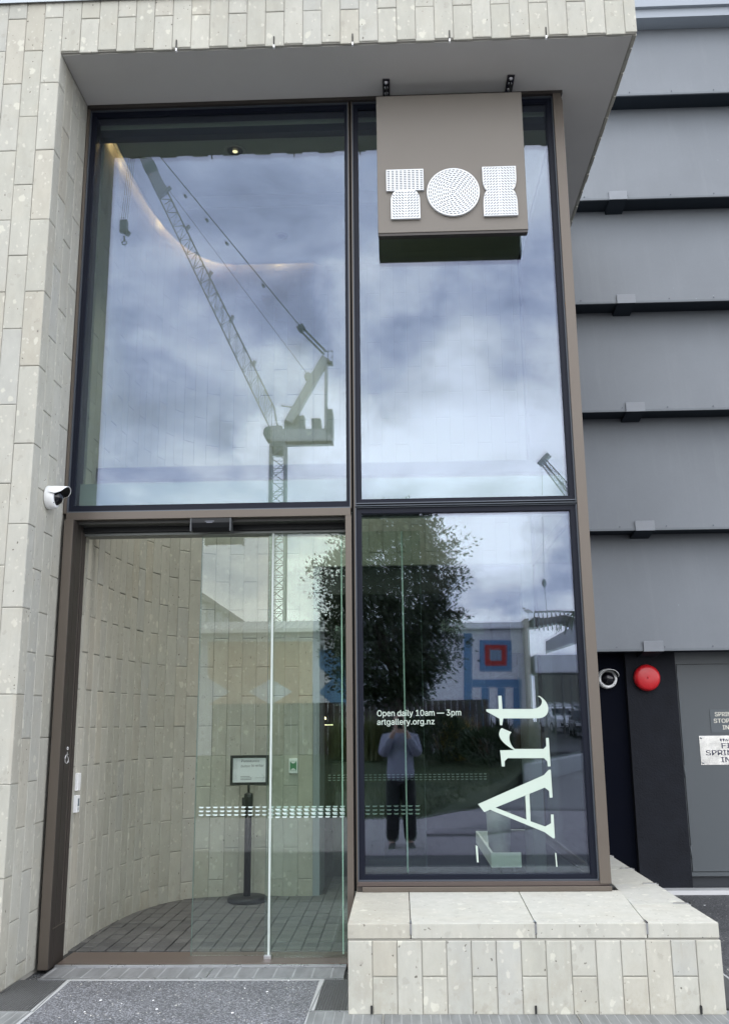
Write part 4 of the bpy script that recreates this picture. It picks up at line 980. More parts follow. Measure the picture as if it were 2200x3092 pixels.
t, a, b = plate('polished steel plate reading FIRE SPRINKLER INLET low on the grey door', 2108, 2345, 2222, 2308,
    [('FIRE', wv(2150, 2260).z, .046, .175, 2174), ('SPRINKLER', wv(2150, 2281).z, .046, .435, 2125), ('INLET', wv(2150, 2302).z, .046, .225, 2169), ('WO', wv(2150, 2239).z, .022, .062, 2185)], PLATE, mat('navy_text', (.012, .014, .05), .5), .05)
mb = MB(); cxm = at(2171, 2238, YB-.011).x+.155; zz = wv(2150, 2239).z
for k in (0, 1): mb.prism([(cxm-.155+k*.024, zz+.024), (cxm-.135+k*.024, zz+.024), (cxm-.139+k*.024, zz), (cxm-.147+k*.024, zz)], YB-.0112, YB-.0108)
recalc(mb.build('logo', mat('navy_logo', (.012, .014, .05), .5), t))
for z_ in (a.z-.018, b.z+.018): mb = MB(); mb.lathe([(.010, 0), (.010, .003), (0, .005)], (a.x+.018, YB-.0105, z_), (0, -1, 0), 12); mb.build('screw', STEEL, t)

# =================================================================== WORLD BEHIND THE CAMERA (seen reflected)
def fac(p): return (p[0], -p[1], p[2])
WHW = mat('white_building_paint', (.50, .51, .54), .8, var=.1)
BLU = mat('mural_blue', (.09, .18, .30), .8); RED = mat('mural_red', (.30, .03, .022), .8); ORG_M = mat('mural_orange', (.36, .23, .15), .8); GRYB = mat('mural_slate', (.14, .20, .26), .8)
t = thing('mural_building', 'long white building painted with blue and red geometric mural, reflected', 'building', (-4, -47, 0))
ym = -45.
XA, XB = -16., at(1583, 1890, 45).x
mb = MB(); mb.box(XA, XB, ym-14, ym, -.2, 6.45); mb.build('wall', WHW, t)
mb = MB(); mb.box(-2.2, XB+.1, ym-14, ym+.35, 6.30, 6.62); mb.build('parapet', mat('parapet_white', (.6, .61, .64), .7), t)
mb = MB(); a = at(600, 1930, 45).z; b = at(600, 1884, 45).z
mb.prism([(ym+1.0, b-.55), (ym+1.0, b-.35), (ym-3, b+.45), (ym-3, b+.2)], XA, -1.4, 'x'); recalc(mb.build('corrugated_roof', mat('roof_white', (.62, .62, .6), .6), t))
for i in range(36): 
    x = XA+.2+i*.4; mb = MB(); mb.bar((x, ym+.98, b-.33), (x, ym-2.9, b+.46), .05, .05); mb.build('roof_rib', WHW, t)
def mural(poly, m, off=.01):
    mb = MB(); q = [mir(px, py, 45) for px, py in poly]; mb.prism([(p.x, p.z) for p in q], ym+off, ym+off+.012); recalc(mb.build('mural_panel', m, t))
R4 = lambda a, b, c, d: [(a, b), (c, b), (c, d), (a, d)]
mural(R4(1400, 1912, 1425, 2200), BLU); mural(R4(1447, 1933, 1545, 2028), BLU); mural(R4(1464, 1948, 1530, 2011), RED, .024); mural(R4(1479, 1963, 1514, 1996), GRYB, .038)
mural(R4(1426, 2052, 1574, 2076), BLU); mural(R4(1453, 2077, 1477, 2200), BLU); mural(R4(1502, 2077, 1525, 2200), BLU); mural(R4(1549, 2077, 1573, 2200), BLU)
mural([(622, 1935), (940, 1935), (940, 2128), (815, 2128), (880, 2088), (815, 2048), (745, 2088), (815, 2128), (622, 2128), (690, 2088), (622, 2045)], ORG_M)
mural([(960, 1960), (1080, 1960), (1080, 2125), (1000, 2125), (960, 2088), (1000, 2050), (960, 2010)], BLU)
t = thing('gabled_building', 'distant building with sloping roof and tall windows reflected in the door glass', 'building', (-22, -80, 0))
q = [mir(px, py, 80) for px, py in ((560, 1765), (738, 1878), (738, 1900), (560, 1900))]
mb = MB(); mb.prism([(p.x, p.z) for p in q], -92, -80); recalc(mb.build('wall', mat('gable_wall', (.42, .44, .42), .8), t))
mb = MB(); a, b = mir(555, 1752, 80), mir(742, 1878, 80); mb.prism([(a.x, a.z), (b.x, b.z), (b.x, b.z-.25), (a.x, a.z-.6)], -93, -79); recalc(mb.build('roof', mat('roof_grey', (.30, .31, .30), .8), t))
for i in range(5):
    x0 = 600+i*25; p = mir(x0, 1822+i*13, 80); q = mir(x0+17, 1880, 80); mb = MB(); mb.box(p.x, q.x, -80.05, -79.98, q.z, p.z); mb.build('window', mat('far_window', (.6, .64, .66), .3), t)
# car park deck
t = thing('parking_deck', 'open concrete car park with white parapets and curved ramp, reflected', 'car park', (11, -50, 0))
a, b = mir(1583, 1868, 44), mir(1612, 2235, 44)
mb = MB(); mb.box(a.x, b.x, -52, -43.9, -.2, a.z); mb.build('column', mat('beige_concrete', (.36, .33, .28), .85, var=.1), t)
p, q = mir(1614, 1978, 44), mir(1775, 2030, 44); mb = MB(); mb.box(p.x, q.x+6, -47, -44, q.z, p.z); mb.build('deck_parapet', WHW, t)
p0 = [mir(1650, 1935, 50), mir(1800, 1850, 44), mir(1800, 1925, 44), mir(1650, 1972, 50)]
mb = MB(); mb.add([p for p in p0]+[p+Vector((0, -.4, 0)) for p in p0], [(0, 1, 2, 3), (4, 7, 6, 5), (0, 4, 5, 1), (1, 5, 6, 2), (2, 6, 7, 3), (3, 7, 4, 0)]); recalc(mb.build('ramp_parapet', WHW, t))
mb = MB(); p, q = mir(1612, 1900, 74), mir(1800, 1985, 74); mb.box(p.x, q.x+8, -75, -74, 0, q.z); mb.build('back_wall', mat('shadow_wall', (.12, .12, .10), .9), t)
for i in range(7):
    px = 1618+i*27; p, q = mir(px, 2035, 50), mir(px+3, 2160, 50); mb = MB(); mb.box(p.x, q.x, -50.3, -50, 0, p.z); mb.build('post', mat('deck_post', (.2, .2, .19), .8), t)
rail = [mir(1612+i*13, 1846+abs(i-5)*.4, 52) for i in range(12)]
for a, b in zip(rail[:-1], rail[1:]): mb = MB(); mb.bar(a, b, .10, .12); mb.bar(a, a-Vector((0, 0, 1.15)), .07); mb.build('railing', mat('rail_grey', (.22, .23, .24), .6), t)
mb = MB(); cv = [(1612, 1862, 1890), (1640, 1866, 1886), (1670, 1862, 1880), (1700, 1856, 1874), (1730, 1864, 1880), (1760, 1880, 1896)]
for (x0, a, b), (x1, c, d) in zip(cv[:-1], cv[1:]):
    P4 = [mir(x0, a, 53), mir(x1, c, 53), mir(x1, d, 53), mir(x0, b, 53)]; mb.add(P4+[p+Vector((0, -2.5, 0)) for p in P4], [(0, 1, 2, 3), (4, 7, 6, 5), (0, 4, 5, 1), (2, 6, 7, 3)])
recalc(mb.build('curved_ramp', mat('ramp_conc', (.17, .16, .14), .85), t))
# fence
t = thing('timber_fence', 'dark stained vertical board fence across the back of the lawn, reflected', 'fence', (0, -26, .4))
fy = -25.8; a, b = at(905, 2122, 25.8), at(1466, 2112, 25.8)
FM = mat('dark_stained_timber', (.055, .042, .036), .8, var=.3, vscale=3)
x = a.x-3; k = 0
while x < b.x:
    mb = MB(); mb.box(x, x+.19, fy-.03-(.05 if k % 2 else 0), fy-(.05 if k % 2 else 0), .3, a.z+(b.z-a.z)*max(0, (x-a.x)/(b.x-a.x))); mb.build('board', FM, t); x += .205; k += 1
mb = MB(); mb.box(a.x-3, b.x, fy-.12, fy-.09, .7, .8); mb.box(a.x-3, b.x, fy-.12, fy-.09, 1.7, 1.8); mb.build('rail', FM, t)

# foliage
def leaf_mat(name, c1, c2, tr=.25):
    def fn(n, b, v):
        g = n.new('ShaderNodeNewGeometry'); r = g.outputs['Random Per Island']
        n.link(n.mix(r, c1, c2), b.inputs['Base Color'])
    return mat(name, rough=.55, fn=fn)
LEAF = leaf_mat('tree_leaf', (.012, .020, .008), (.040, .058, .022)); BARK = mat('bark', (.07, .055, .045), .9, var=.3, vscale=10)
def leaf(mb, p, d, l, w):
    d = d.normalized(); u = d.cross(Vector((rnd.gauss(0, 1), rnd.gauss(0, 1), rnd.gauss(0, 1)))).normalized()
    mb.add([p, p+d*l*.5+u*w, p+d*l, p+d*l*.5-u*w], [(0, 1, 2, 3)])
ty = 20.; tb = at(1205, 2290, ty); tt = at(1215, 1545, ty)
t = thing('pohutukawa_tree', 'tall leafy evergreen tree on the lawn reflected dark in the right pane', 'tree', (tb.x, -ty, .3))
mb = MB(); limbs = []
base = Vector((tb.x, -ty, .25))
def limb(p, d, L, r, depth):
    k = 5; pts = [p.copy()]; d = d.normalized()
    for i in range(k):
        d = (d+Vector((rnd.uniform(-.13, .13), rnd.uniform(-.13, .13), rnd.uniform(-.02, .12)))).normalized(); pts.append(pts[-1]+d*L/k)
    for i in range(k): mb.tube(pts[i], pts[i+1], r*(1-.6*i/k), r*(1-.6*(i+1)/k), k=7, caps=False)
    limbs.append((pts, depth))
    if depth < 2:
        for i in range(2, k+1):
            for _ in range(2 if depth else 2):
                a = rnd.uniform(0, 6.28); e = rnd.uniform(.25, .9); nd = Vector((math.cos(a), math.sin(a), e)); limb(pts[i], nd+d*.6, L*rnd.uniform(.32, .46), r*.48, depth+1)
for dx, dy in ((-.28, .1), (.05, -.1), (.3, .12)): limb(base+Vector((dx*.4, dy, 0)), Vector((dx*.7, dy, 1.8)), 3.6, .12, 0)
mb.build('trunk', BARK, t)
prof = [(1.6, .3), (2.0, 1.1), (2.6, 1.95), (3.4, 2.2), (4.4, 2.3), (5.6, 2.25), (6.2, 2.0), (6.6, 1.6), (6.9, .9)]
def rad(z):
    for (a, ra), (b, rb) in zip(prof[:-1], prof[1:]):
        if a <= z <= b: return ra+(rb-ra)*(z-a)/(b-a)
    return 0
mb = MB(); cc = Vector((at(1182, 1900, ty).x, -ty, 0)); clumps = []
while len(clumps) < 820:
    z = rnd.uniform(1.8, 6.85); R = rad(z)*.83; a = rnd.uniform(0, 6.28); q = R*math.sqrt(rnd.uniform(.15, 1.)); wob_ = 1+.15*math.sin(a*3+z*2.3)+.15*math.sin(z*6.5+a*2)
    clumps.append(cc+Vector((q*wob_*math.cos(a), q*wob_*math.sin(a), z+.25)))
for c in clumps:
    s_ = rnd.uniform(.10, .22)
    for _ in range(rnd.randint(34, 56)):
        o_ = Vector((rnd.gauss(0, s_), rnd.gauss(0, s_), rnd.gauss(0, s_*.75))); leaf(mb, c+o_, o_+Vector((0, 0, .08)), rnd.uniform(.09, .15), rnd.uniform(.024, .038))
mb.build('crown', LEAF, t)
def tuft(name, label, px, py, yv, R, H, m, nb=160, w=.012, group='shrubs planted along the fence'):
    p = at(px, py, yv); b = Vector((p.x, -yv, .1+max(0, yv-10)*.022)); mb = MB()
    for _ in range(nb):
        a = rnd.uniform(0, 6.28); lean = rnd.uniform(.05, .9); h = H*rnd.uniform(.6, 1.05); o_ = b+Vector((rnd.gauss(0, R*.15), rnd.gauss(0, R*.15), 0))
        d1 = Vector((math.cos(a)*lean*R, math.sin(a)*lean*R, h)); s1 = Vector((-math.sin(a), math.cos(a), 0))*w
        m1 = o_+d1*.55+Vector((0, 0, h*.12)); e = o_+d1-Vector((0, 0, h*.25*lean)); mb.add([o_-s1, o_+s1, m1+s1*.9, m1-s1*.9, e], [(0, 1, 2, 3), (3, 2, 4)])
    return tag(mb.build(name, m), label, 'plant', group)
def shrub(name, label, px, py, yv, R, H, m, nl=1400, group='shrubs planted along the fence'):
    p = at(px, py, yv); b = Vector((p.x, -yv, .1+max(0, yv-10)*.022)); mb = MB()
    for i in range(7): a = i*.9; mb.tube(b, b+Vector((math.cos(a)*R*.5, math.sin(a)*R*.5, H*.6)), .03, .01, k=5, caps=False)
    for _ in range(nl):
        v_ = Vector((rnd.gauss(0, 1), rnd.gauss(0, 1), rnd.gauss(0, 1))).normalized()*rnd.uniform(.55, 1.)**.7; c = b+Vector((v_.x*R, v_.y*R, H*.55+v_.z*H*.48)); leaf(mb, c, v_+Vector((0, 0, .3)), .13, .035)
    return tag(mb.build(name, m), label, 'shrub', group)
YG = leaf_mat('yellow_green_leaf', (.20, .19, .03), (.32, .24, .04)); DG = leaf_mat('dark_shrub_leaf', (.02, .04, .015), (.05, .075, .03)); RDL = leaf_mat('red_tinged_leaf', (.12, .05, .03), (.2, .09, .04)); OLV = leaf_mat('olive_blade', (.10, .12, .04), (.17, .17, .07))
tuft('flax_plant', 'yellow-green flax clump by the fence right of the web address', 1375, 2260, 22, 1.0, 1.5, YG, 420)
shrub('shrub', 'dark rounded shrub in front of the fence behind the web address', 1335, 2290, 21, .75, 1.3, DG)
tuft('flax_plant', 'reddish flax clump beside the yellow one at the fence', 1440, 2270, 22, .7, 1.1, RDL, 260)
tuft('flax_plant', 'olive flax clump behind the reflected photographer', 1120, 2280, 22.5, 1.3, 1.5, OLV, 420)
tuft('flax_plant', 'broad green flax clump left of the tree trunk in the reflection', 1030, 2280, 23, 1.1, 1.4, OLV, 320)
shrub('shrub', 'dark low shrub between flax clumps near the tree trunk', 1230, 2290, 23, .8, 1.2, DG)
tuft('cordyline_plant', 'spiky dark cordyline at the right end of the fence', 1515, 2260, 22, .8, 1.4, leaf_mat('dark_blade', (.015, .025, .012), (.04, .05, .03)), 90, .035)
tuft('grass_tussock', 'tall feathery tussock grass beside the ramp', 1595, 2250, 24, 1.1, 1.2, leaf_mat('tan_blade', (.16, .14, .08), (.26, .22, .13)), 420, .008)
shrub('shrub', 'dark spreading shrub at the right edge of the lawn', 1470, 2300, 20, .7, .9, DG)
# palm at right edge
t = thing('palm_tree', 'dark palm crown above the car park at the right edge of the reflection', 'palm', (11, -46, 0))
p = mir(1748, 1860, 46); mb = MB(); mb.tube((p.x, p.y, 0), (p.x, p.y, p.z-.2), .14, .10, k=8); mb.build('trunk', BARK, t)
mb = MB()
for i in range(18):
    a = i*.7; d = Vector((math.cos(a), math.sin(a), 0)); q = Vector(p)
    for j in range(6): mb.bar(q+d*(j*.22)+Vector((0, 0, .2+j*.12-j*j*.05)), q+d*((j+1)*.22)+Vector((0, 0, .2+(j+1)*.12-(j+1)**2*.05)), .16*(1-j/8), .02)
mb.build('frond', DG, t)

# cars
def car(label, px, py, yv, body, rot=.25):
    p = gr(px, py, 0.); s_ = yv/(p.y) if p.y else 1; b = at(px, py, yv); c = Vector((b.x, -yv, .1+(yv-38)*.0365))
    t = thing('parked_car', label, 'car', tuple(c), group='cars parked under the deck'); ORG[t] = Vector((0, 0, 0))
    prof_ = [(-2.15, .35), (-2.2, .75), (-2.1, .95), (-1.9, 1.02), (-1.55, 1.55), (-1.3, 1.62), (.4, 1.60), (.75, 1.5), (1.25, 1.02), (2.0, .88), (2.18, .7), (2.2, .35)]
    mb = MB(); mb.prism(prof_, -.88, .88, 'x'); bd = recalc(mb.build('body', body, t, bevel=.06))
    GL = mat('car_glass', (.03, .04, .05), .08)
    mb = MB(); mb.add([(-.68, .80, 1.50), (.68, .80, 1.50), (.76, 1.24, 1.05), (-.76, 1.24, 1.05)], [(0, 1, 2, 3)]); mb.add([(-.66, .77, 1.48), (.66, .77, 1.48), (.74, 1.21, 1.04), (-.74, 1.21, 1.04)], [(3, 2, 1, 0)]); mb.build('windscreen', GL, t)
    for s in (-1, 1):
        mb = MB(); mb.prism([(-1.4, 1.08), (-1.2, 1.5), (.45, 1.5), (.95, 1.08)], s*.882, s*.89, 'x'); recalc(mb.build('side_window', GL, t))
        mb = MB(); mb.box(s*.55-.2, s*.55+.2, 2.14, 2.21, .66, .80); mb.build('headlight', mat('headlamp', (.7, .72, .75), .1), t)
        mb = MB(); mb.box(s*.93-.09, s*.93+.09, .70, .82, 1.02, 1.14); mb.build('mirror', body, t)
        for yy in (-1.35, 1.35):
            mb = MB(); mb.tube((s*.70, yy, .33), (s*.90, yy, .33), .33, k=20); wl = mb.build('wheel', BLACKR, t); mb = MB(); mb.tube((s*.9, yy, .33), (s*.905, yy, .33), .2, k=14); mb.build('rim', STEEL, wl)
    mb = MB(); mb.box(-.55, .55, 2.17, 2.22, .42, .58); mb.build('grille', BLACKP, t)
    mb = MB(); mb.box(-.25, .25, 2.20, 2.235, .45, .55); mb.build('number_plate', WHITEP, t)
    t.rotation_euler = (0, 0, rot); return t
car('white hatchback facing the glass at the foot of the ramp', 1690, 2215, 56, mat('car_white', (.75, .77, .79), .25), -.12)
car('silver car half hidden behind the white hatchback', 1675, 2170, 66, mat('car_silver', (.40, .42, .44), .25, .4), .3)
car('grey car parked furthest right under the deck', 1716, 2172, 64, mat('car_grey', (.35, .36, .38), .25, .3), 1.0)
car('dark car cut off at the right edge of the window', 1772, 2215, 50, mat('car_dark', (.03, .035, .04), .25), .1)
# seagull on column
p = mir(1594, 1845, 44)
mb = MB(); sv = Vector((p.x, p.y, p.z)); mb.lathe([(0, -.28), (.05, -.2), (.09, -.05), (.10, .06), (.06, .17), (.045, .2), (0, .22)], sv, (-.9, 0, .25), 12); mb.lathe([(0, -.06), (.05, -.03), (.06, .02), (.03, .06), (0, .1)], sv+Vector((-.2, 0, .15)), (-1, 0, 0), 10)
mb.tube(sv+Vector((0, 0, -.05)), sv+Vector((0, 0, -.28)), .01, k=5); tag(mb.build('seagull', mat('gull', (.55, .55, .56), .7)), 'small seagull perched on top of the beige car park column', 'bird')

# crane
CRM = mat('crane_pale_paint', (.42, .45, .41), .6, .1, var=.1); CRD = mat('crane_dark_steel', (.20, .24, .22), .6)
YC = 100.; t = thing('tower_crane', 'large luffing tower crane with raised lattice jib, reflected in the glass', 'crane', tuple(mir(838, 1900, YC)))
def C(px, py, dy=0.): p = at(px, py, YC); return Vector((p.x, -YC+dy, p.z))
def lattice(mb, corners_a, corners_b, nseg, rc, rb):
    m = len(corners_a)
    for a, b in zip(corners_a, corners_b): mb.bar(a, b, rc)
    for k in range(nseg):
        f0, f1 = k/nseg, (k+1)/nseg
        for i in range(m):
            j = (i+1) % m; A0 = corners_a[i].lerp(corners_b[i], f0); B1 = corners_a[j].lerp(corners_b[j], f1); A1 = corners_a[i].lerp(corners_b[i], f1); B0 = corners_a[j].lerp(corners_b[j], f0)
            mb.bar(A0, B1, rb) if k % 2 else mb.bar(B0, A1, rb)
            mb.bar(A1, B1, rb*.8)
x0, x1 = C(816, 1345).x, C(860, 1345).x; zt_ = C(838, 1345).z; wd_ = (x1-x0)
ca = [Vector((x0, -YC, 0)), Vector((x1, -YC, 0)), Vector((x1, -YC-wd_, 0)), Vector((x0, -YC-wd_, 0))]; cb = [Vector((p.x, p.y, zt_)) for p in ca]
mb = MB(); lattice(mb, ca, cb, 24, .26, .09); mb.build('mast', CRM, t)
mb = MB(); mb.box(x0-.1, x1+.1, -YC-wd_-.1, -YC+.1, zt_-.15, zt_+.35); mb.tube((x0+wd_/2, -YC-wd_/2, zt_-.9), (x0+wd_/2, -YC-wd_/2, zt_-.1), wd_*.42, wd_*.5, k=20); mb.build('slewing_ring', CRD, t)
p, q = C(797, 1290), C(816, 1330); mb = MB(); mb.prism([(p.x, p.z-.3), (p.x+.25, p.z), (q.x, p.z), (q.x, q.z), (p.x+.35, q.z), (p.x-.05, q.z+.7)], -YC-1.2, -YC+.3); recalc(mb.build('cab', mat('cab_glass', (.10, .16, .16), .2), t, bevel=.05))
p, q = C(816, 1285), C(850, 1332); mb = MB(); mb.box(p.x, q.x, -YC-1.6, -YC, q.z, p.z); mb.build('turret', CRM, t)
p, q = C(850, 1296), C(1003, 1330); mb = MB(); mb.box(p.x, q.x, -YC-2.2, -YC, q.z, p.z); mb.build('counter_jib', CRM, t)
p, q = C(987, 1236), C(1004, 1310); mb = MB(); mb.box(p.x, q.x, -YC-2.4, -YC+.1, q.z, p.z); mb.build('counterweight', CRD, t)
for (a, b, c_, d) in ((889, 1253, 918, 1296), (940, 1262, 968, 1296), (857, 1268, 888, 1296)):
    p, q = C(a, b), C(c_, d); mb = MB(); mb.box(p.x, q.x, -YC-1.8, -YC-.1, q.z, p.z); mb.build('winch_house', CRD, t, bevel=.05)
mb = MB(); mb.bar(C(872, 1275), C(983, 1082), .85, 1.0); mb.build('mast_strut', CRM, t)
mb = MB(); p = C(930, 1137); mb.tube(p+Vector((0, -.6, 0)), p+Vector((0, .3, 0)), .45, k=12); mb.bar(C(938, 1140), C(930, 1137), .4); mb.build('sheave', CRM, t)
mb = MB(); p, q = C(977, 1062), C(1004, 1096); mb.box(p.x, q.x, -YC-1, -YC+.2, q.z, q.z+.2)
for a in (p.x, (p.x+q.x)/2, q.x): mb.bar((a, -YC+.2, q.z), (a, -YC+.2, p.z), .08)
mb.bar((p.x, -YC+.2, p.z), (q.x, -YC+.2, p.z), .08); mb.build('head_platform', CRD, t)
mb = MB(); mb.bar(C(985, 1098), C(984, 1296), .36); mb.build('back_stay', CRM, t)
mb = MB(); mb.bar(C(985, 1062), C(911, 987), .20); mb.bar(C(978, 1070), C(906, 998), .20); mb.bar(C(905, 984), C(914, 998), .8); mb.build('luffing_rope', CRD, t)
mb = MB(); mb.bar(C(906, 985), C(300, 250), .10); 
for px, py in ((795, 862), (685, 735), (625, 664), (560, 592)): mb.bar(C(px-3, py-4), C(px+3, py+4), .28)
mb.build('pendant_line', CRD, t)
mb = MB(); mb.bar(C(930, 1132), C(380, 400), .05); mb.build('hoist_rope', CRD, t)
mb = MB(); mb.bar(C(905, 1232), C(848, 1225), .14); mb.build('service_arm', CRM, t)
LA, LB = C(814, 1290), C(421, 472); UA, UB = C(829, 1288), C(452, 472); UM = C(826, 1225)
dirj = (LB-LA).normalized(); ext = 9.5
L2, L2b = LA.copy(), LB+dirj*ext; U1, U1b = UM, C(452, 472)+dirj*ext; dep = Vector((0, -1.7, 0))
mb = MB(); lattice(mb, [L2, UM, UM+dep, L2+dep], [L2b, U1b, U1b+dep, L2b+dep], 46, .15, .05); mb.bar(UM, C(838, 1290), .2); mb.build('jib', CRM, t)
f = lambda s: (L2.lerp(L2b, s)+Vector((0, .12, 0)), U1.lerp(U1b, s)+Vector((0, .12, 0)))
tot = (L2b-L2).length; s0 = (C(484, 600)-L2).length/tot; s1 = 1.
a, b = f(s0); c_, d = f(s1); mb = MB(); mb.add([a, b, d, c_, a+Vector((0, .1, 0)), b+Vector((0, .1, 0)), d+Vector((0, .1, 0)), c_+Vector((0, .1, 0))], [(0, 1, 2, 3), (4, 7, 6, 5), (0, 4, 5, 1), (1, 5, 6, 2), (2, 6, 7, 3), (3, 7, 4, 0)]); recalc(mb.build('jib_banner', mat('banner_grey', (.38, .41, .41), .7), t))
a, b = f(s0+.075); c_, d = f(s0+.105); m_ = (a+b)/2; mb = MB(); mb.obox((a+b+c_+d)/4+Vector((0, .12, 0)), dirj, Vector((0, 1, 0)), dirj.cross(Vector((0, 1, 0))), .75, .03, .8); mb.build('banner_logo', CRD, t)
for s in (.12, .26, .40, .55, .68, .80): a, b = f(s); mb = MB(); mb.bar(b, b+(b-a).normalized()*.6, .35); mb.build('jib_bracket', CRM, t)
for dx in (-14, -8, -2, 4): mb = MB(); pp = C(380+dx, 665); mb.bar(pp, Vector((pp.x+1.0, pp.y, U1b.z-2)), .045); mb.build('hook_rope', CRD, t)
mb = MB(); p = C(374, 690); mb.obox(p+Vector((0, 0, .3)), Vector((1, 0, 0)), Vector((0, 1, 0)), Vector((0, 0, 1)), .45, .3, .8); mb.obox(p+Vector((.3, 0, -.5)), Vector((.8, 0, -.6)), Vector((0, 1, 0)), Vector((.6, 0, .8)), .5, .25, .3)
mb.tube(p+Vector((.1, 0, -1.0)), p+Vector((.15, 0, -1.7)), .12, .08, k=8); mb.lathe([(.28, -.08), (.36, 0), (.28, .08), (.20, 0), (.28, -.08)], p+Vector((.15, 0, -1.9)), (0, 1, 0), 14); mb.build('hook_block', CRD, t)
# second crane, its tip only
t = thing('tower_crane', 'second crane jib tip at the right edge of the upper right pane', 'crane', tuple(mir(1715, 1900, YC)))
A1, A2 = [C(1716, 1490), C(1712, 1460)], [C(1634, 1382), C(1645, 1385)]
mb = MB(); base2 = [C(1760, 1550), C(1760, 1510)]
lattice(mb, [base2[0], base2[1], base2[1]+dep, base2[0]+dep], [A2[0], A2[1], A2[1]+dep, A2[0]+dep], 9, .10, .045); mb.build('jib', CRM, t)
mb = MB(); mb.obox(C(1642, 1388), Vector((.7, 0, .7)), Vector((0, 1, 0)), Vector((-.7, 0, .7)), .8, .3, .35); mb.build('jib_head', CRM, t)
mb = MB(); p = C(1642, 1762); mb.bar(C(1634, 1390), Vector((p.x, p.y, p.z)), .035); mb.build('hoist_rope', CRD, t)
mb = MB(); mb.lathe([(0, .6), (.22, .3), (.25, -.1), (.1, -.4), (0, -.5)], p, k=10); mb.bar(p, p-Vector((-.15, 0, 3.6)), .05); mb.build('hook_block', CRD, t)
mb = MB(); p = C(1790, 1700); mb.bar(Vector((p.x, p.y, 0)), Vector((p.x, p.y, C(1790, 1480).z)), 1.2); mb.bar(Vector((p.x, p.y, C(1790, 1490).z)), C(1755, 1540), .6); mb.build('mast', CRM, t)

# =================================================================== PERSON (the photographer, seen reflected)
SKIN = mat('skin', (.42, .27, .2), .5); HOOD = mat('pale_hoodie', (.25, .255, .32), .9, var=.08, vscale=12, bump=.4, bscale=14); TROU = mat('black_trousers', (.012, .012, .013), .85); SHOE = mat('dark_shoe', (.06, .06, .055), .7); HAIR = mat('dark_blonde_hair', (.16, .12, .08), .6)
PB = Vector((-.005, -6.33, -.115))
t = thing('person', 'photographer in a pale grey hoodie and black trousers holding up a phone', 'person', tuple(PB))
def skin_obj(name, nodes, edges, m, root=0, sub=2):
    me = bpy.data.meshes.new(name); me.from_pydata([Vector(q[:3]) for q in nodes], edges, []); o = bpy.data.objects.new(name, me); COL.objects.link(o); o.parent = t; me.materials.append(m)
    sk = o.modifiers.new('s', 'SKIN'); sk.use_smooth_shade = True
    for i, q in enumerate(nodes): d = me.skin_vertices[0].data[i]; d.radius = (q[3], q[4] if len(q) > 4 else q[3]); d.use_root = (i == root)
    sb = o.modifiers.new('u', 'SUBSURF'); sb.levels = sub; sb.render_levels = sub; return o
# local axes: +y faces the building. one continuous body
B = [(0, 0, .90, .15, .11), (0, .0, 1.08, .135, .10), (0, -.01, 1.25, .15, .105), (0, -.02, 1.37, .10, .08), (0, 0, 1.43, .052), (0, .02, 1.50, .075, .085), (0, .02, 1.585, .085, .095), (0, .01, 1.635, .055),
     (.16, -.01, 1.35, .06), (.21, .07, 1.155, .048), (.10, .19, 1.385, .032), (.065, .215, 1.445, .028),
     (-.16, -.01, 1.35, .06), (-.21, .07, 1.155, .048), (-.10, .19, 1.385, .032), (-.065, .215, 1.445, .028),
     (.085, 0, .82, .095), (.10, .01, .47, .062), (.11, -.02, .09, .042), (.12, .08, .045, .04, .03),
     (-.085, 0, .82, .095), (-.10, .02, .47, .062), (-.115, .0, .09, .042), (-.135, .10, .045, .04, .03)]
E_ = [(0, 1), (1, 2), (2, 3), (3, 4), (4, 5), (5, 6), (6, 7), (3, 8), (8, 9), (9, 10), (10, 11), (3, 12), (12, 13), (13, 14), (14, 15), (0, 16), (16, 17), (17, 18), (18, 19), (0, 20), (20, 21), (21, 22), (22, 23)]
skin_obj('body', B, E_, SKIN)
Hn = [(0, 0, .78, .20, .16), (0, 0, .93, .19, .145), (0, -.005, 1.08, .175, .125), (0, -.015, 1.24, .185, .13), (0, -.02, 1.36, .125, .10), (0, -.01, 1.425, .075),
      (.175, -.01, 1.345, .082), (.215, .07, 1.15, .078), (.155, .14, 1.27, .060), (.112, .18, 1.365, .046), (-.175, -.01, 1.345, .082), (-.215, .07, 1.15, .078), (-.155, .14, 1.27, .060), (-.112, .18, 1.365, .046)]
skin_obj('hoodie', Hn, [(0, 1), (1, 2), (2, 3), (3, 4), (4, 5), (4, 6), (6, 7), (7, 8), (8, 9), (4, 10), (10, 11), (11, 12), (12, 13)], HOOD)
Tn = [(0, 0, .95, .160, .125), (.088, 0, .78, .115), (.10, .01, .46, .092), (.112, -.02, .075, .088), (-.088, 0, .78, .115), (-.10, .02, .46, .092), (-.118, 0, .075, .088)]
skin_obj('trousers', Tn, [(0, 1), (1, 2), (2, 3), (0, 4), (4, 5), (5, 6)], TROU)
for s, a in ((1, .05), (-1, .09)): skin_obj('shoe', [(s*.112, a-.09, .055, .042, .045), (s*.118, a+.02, .05, .045, .042), (s*.13, a+.13, .038, .042, .032)], [(0, 1), (1, 2)], SHOE)
skin_obj('hair', [(0, -.01, 1.64, .075), (0, -.055, 1.58, .10, .085), (0, -.075, 1.47, .085, .06), (0, -.08, 1.37, .06, .04)], [(0, 1), (1, 2), (2, 3)], HAIR)
skin_obj('hood', [(-.09, -.03, 1.42, .04), (0, -.10, 1.40, .055), (.09, -.03, 1.42, .04)], [(0, 1), (1, 2)], HOOD)
def loc(p): return PB+Vector(p)
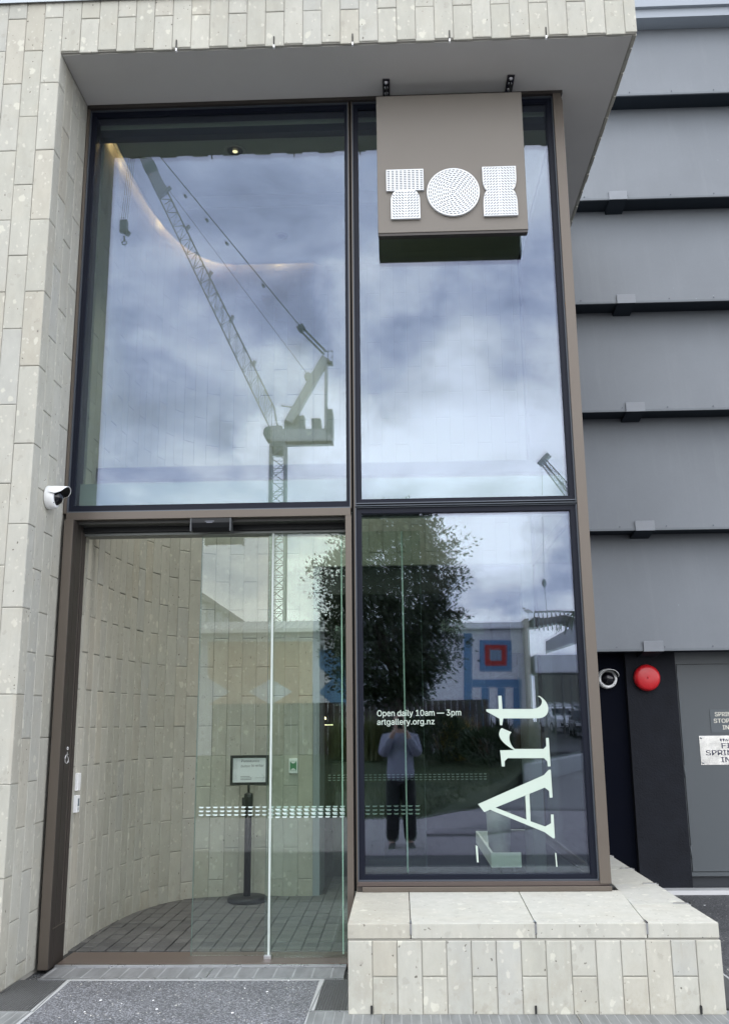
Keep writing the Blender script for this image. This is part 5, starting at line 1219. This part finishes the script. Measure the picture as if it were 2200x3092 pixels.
for s in (-1, 1):   # hands: palm plus four fingers behind the phone and a thumb in front
    hx = s*.058; hz = 1.495
    nodes = [(hx, .205, 1.455, .024, .02), (hx, .212, hz, .027, .014)]; ed = [(0, 1)]
    for i, (dz_, L) in enumerate(((.026, .05), (.009, .056), (-.008, .052), (-.024, .042))):
        k = len(nodes); nodes += [(hx-s*.004, .208, hz+dz_, .0095), (hx-s*L*.45, .203, hz+dz_+.006, .0088), (hx-s*L*.9, .206, hz+dz_+.008, .0078)]; ed += [(1, k), (k, k+1), (k+1, k+2)]
    k = len(nodes); nodes += [(hx-s*.004, .224, hz-.026, .0105), (hx-s*.018, .229, hz-.004, .009), (hx-s*.024, .2275, hz+.014, .008)]; ed += [(0, k), (k, k+1), (k+1, k+2)]
    skin_obj('hand', nodes, ed, SKIN, sub=1)
mb = MB(); c = loc((0, .2155, 1.52)); 
for s in (-1, 1): mb.lathe([(0, -.012), (.009, -.009), (.012, 0), (.009, .009), (0, .012)], loc((s*.032, .098, 1.555)), (0, 1, 0), 12)
mb.build('eyes', WHITEP, t)
mb = MB(); mb.lathe([(0, .03), (.010, .022), (.015, .005), (.012, -.01), (0, -.012)], loc((0, .10, 1.525)), (0, 1, -.2), 10); mb.build('nose', SKIN, t)
mb = MB(); mb.box(PB.x-.022, PB.x+.022, PB.y+.098, PB.y+.104, PB.z+1.478, PB.z+1.486); mb.build('mouth', mat('lips', (.35, .12, .1), .5), t)
for s in (-1, 1): mb = MB(); mb.lathe([(0, -.008), (.022, -.006), (.028, 0), (.022, .006), (0, .008)], loc((s*.088, .01, 1.535)), (s, .2, 0), 12); mb.build('ear', SKIN, t)
t = thing('mobile_phone', 'dark mobile phone held up in front of the photographer face', 'phone', (0, -6.115, 1.40))
mb = MB(); mb.box(-.0365, .0365, -6.120, -6.112, 1.352, 1.498); mb.build('case', BLACKP, t, bevel=.003)
mb = MB(); mb.box(-.0335, .0335, -6.1215, -6.1203, 1.358, 1.492); mb.build('screen', mat('phone_screen', (.02, .02, .025), .1), t)
for x, z in ((-.018, 1.478), (-.018, 1.455)): mb = MB(); mb.lathe([(.008, 0), (.008, .002), (.005, .003), (0, .003)], (x, -6.112, z), (0, 1, 0), 14); mb.build('lens_ring', ALU, t)
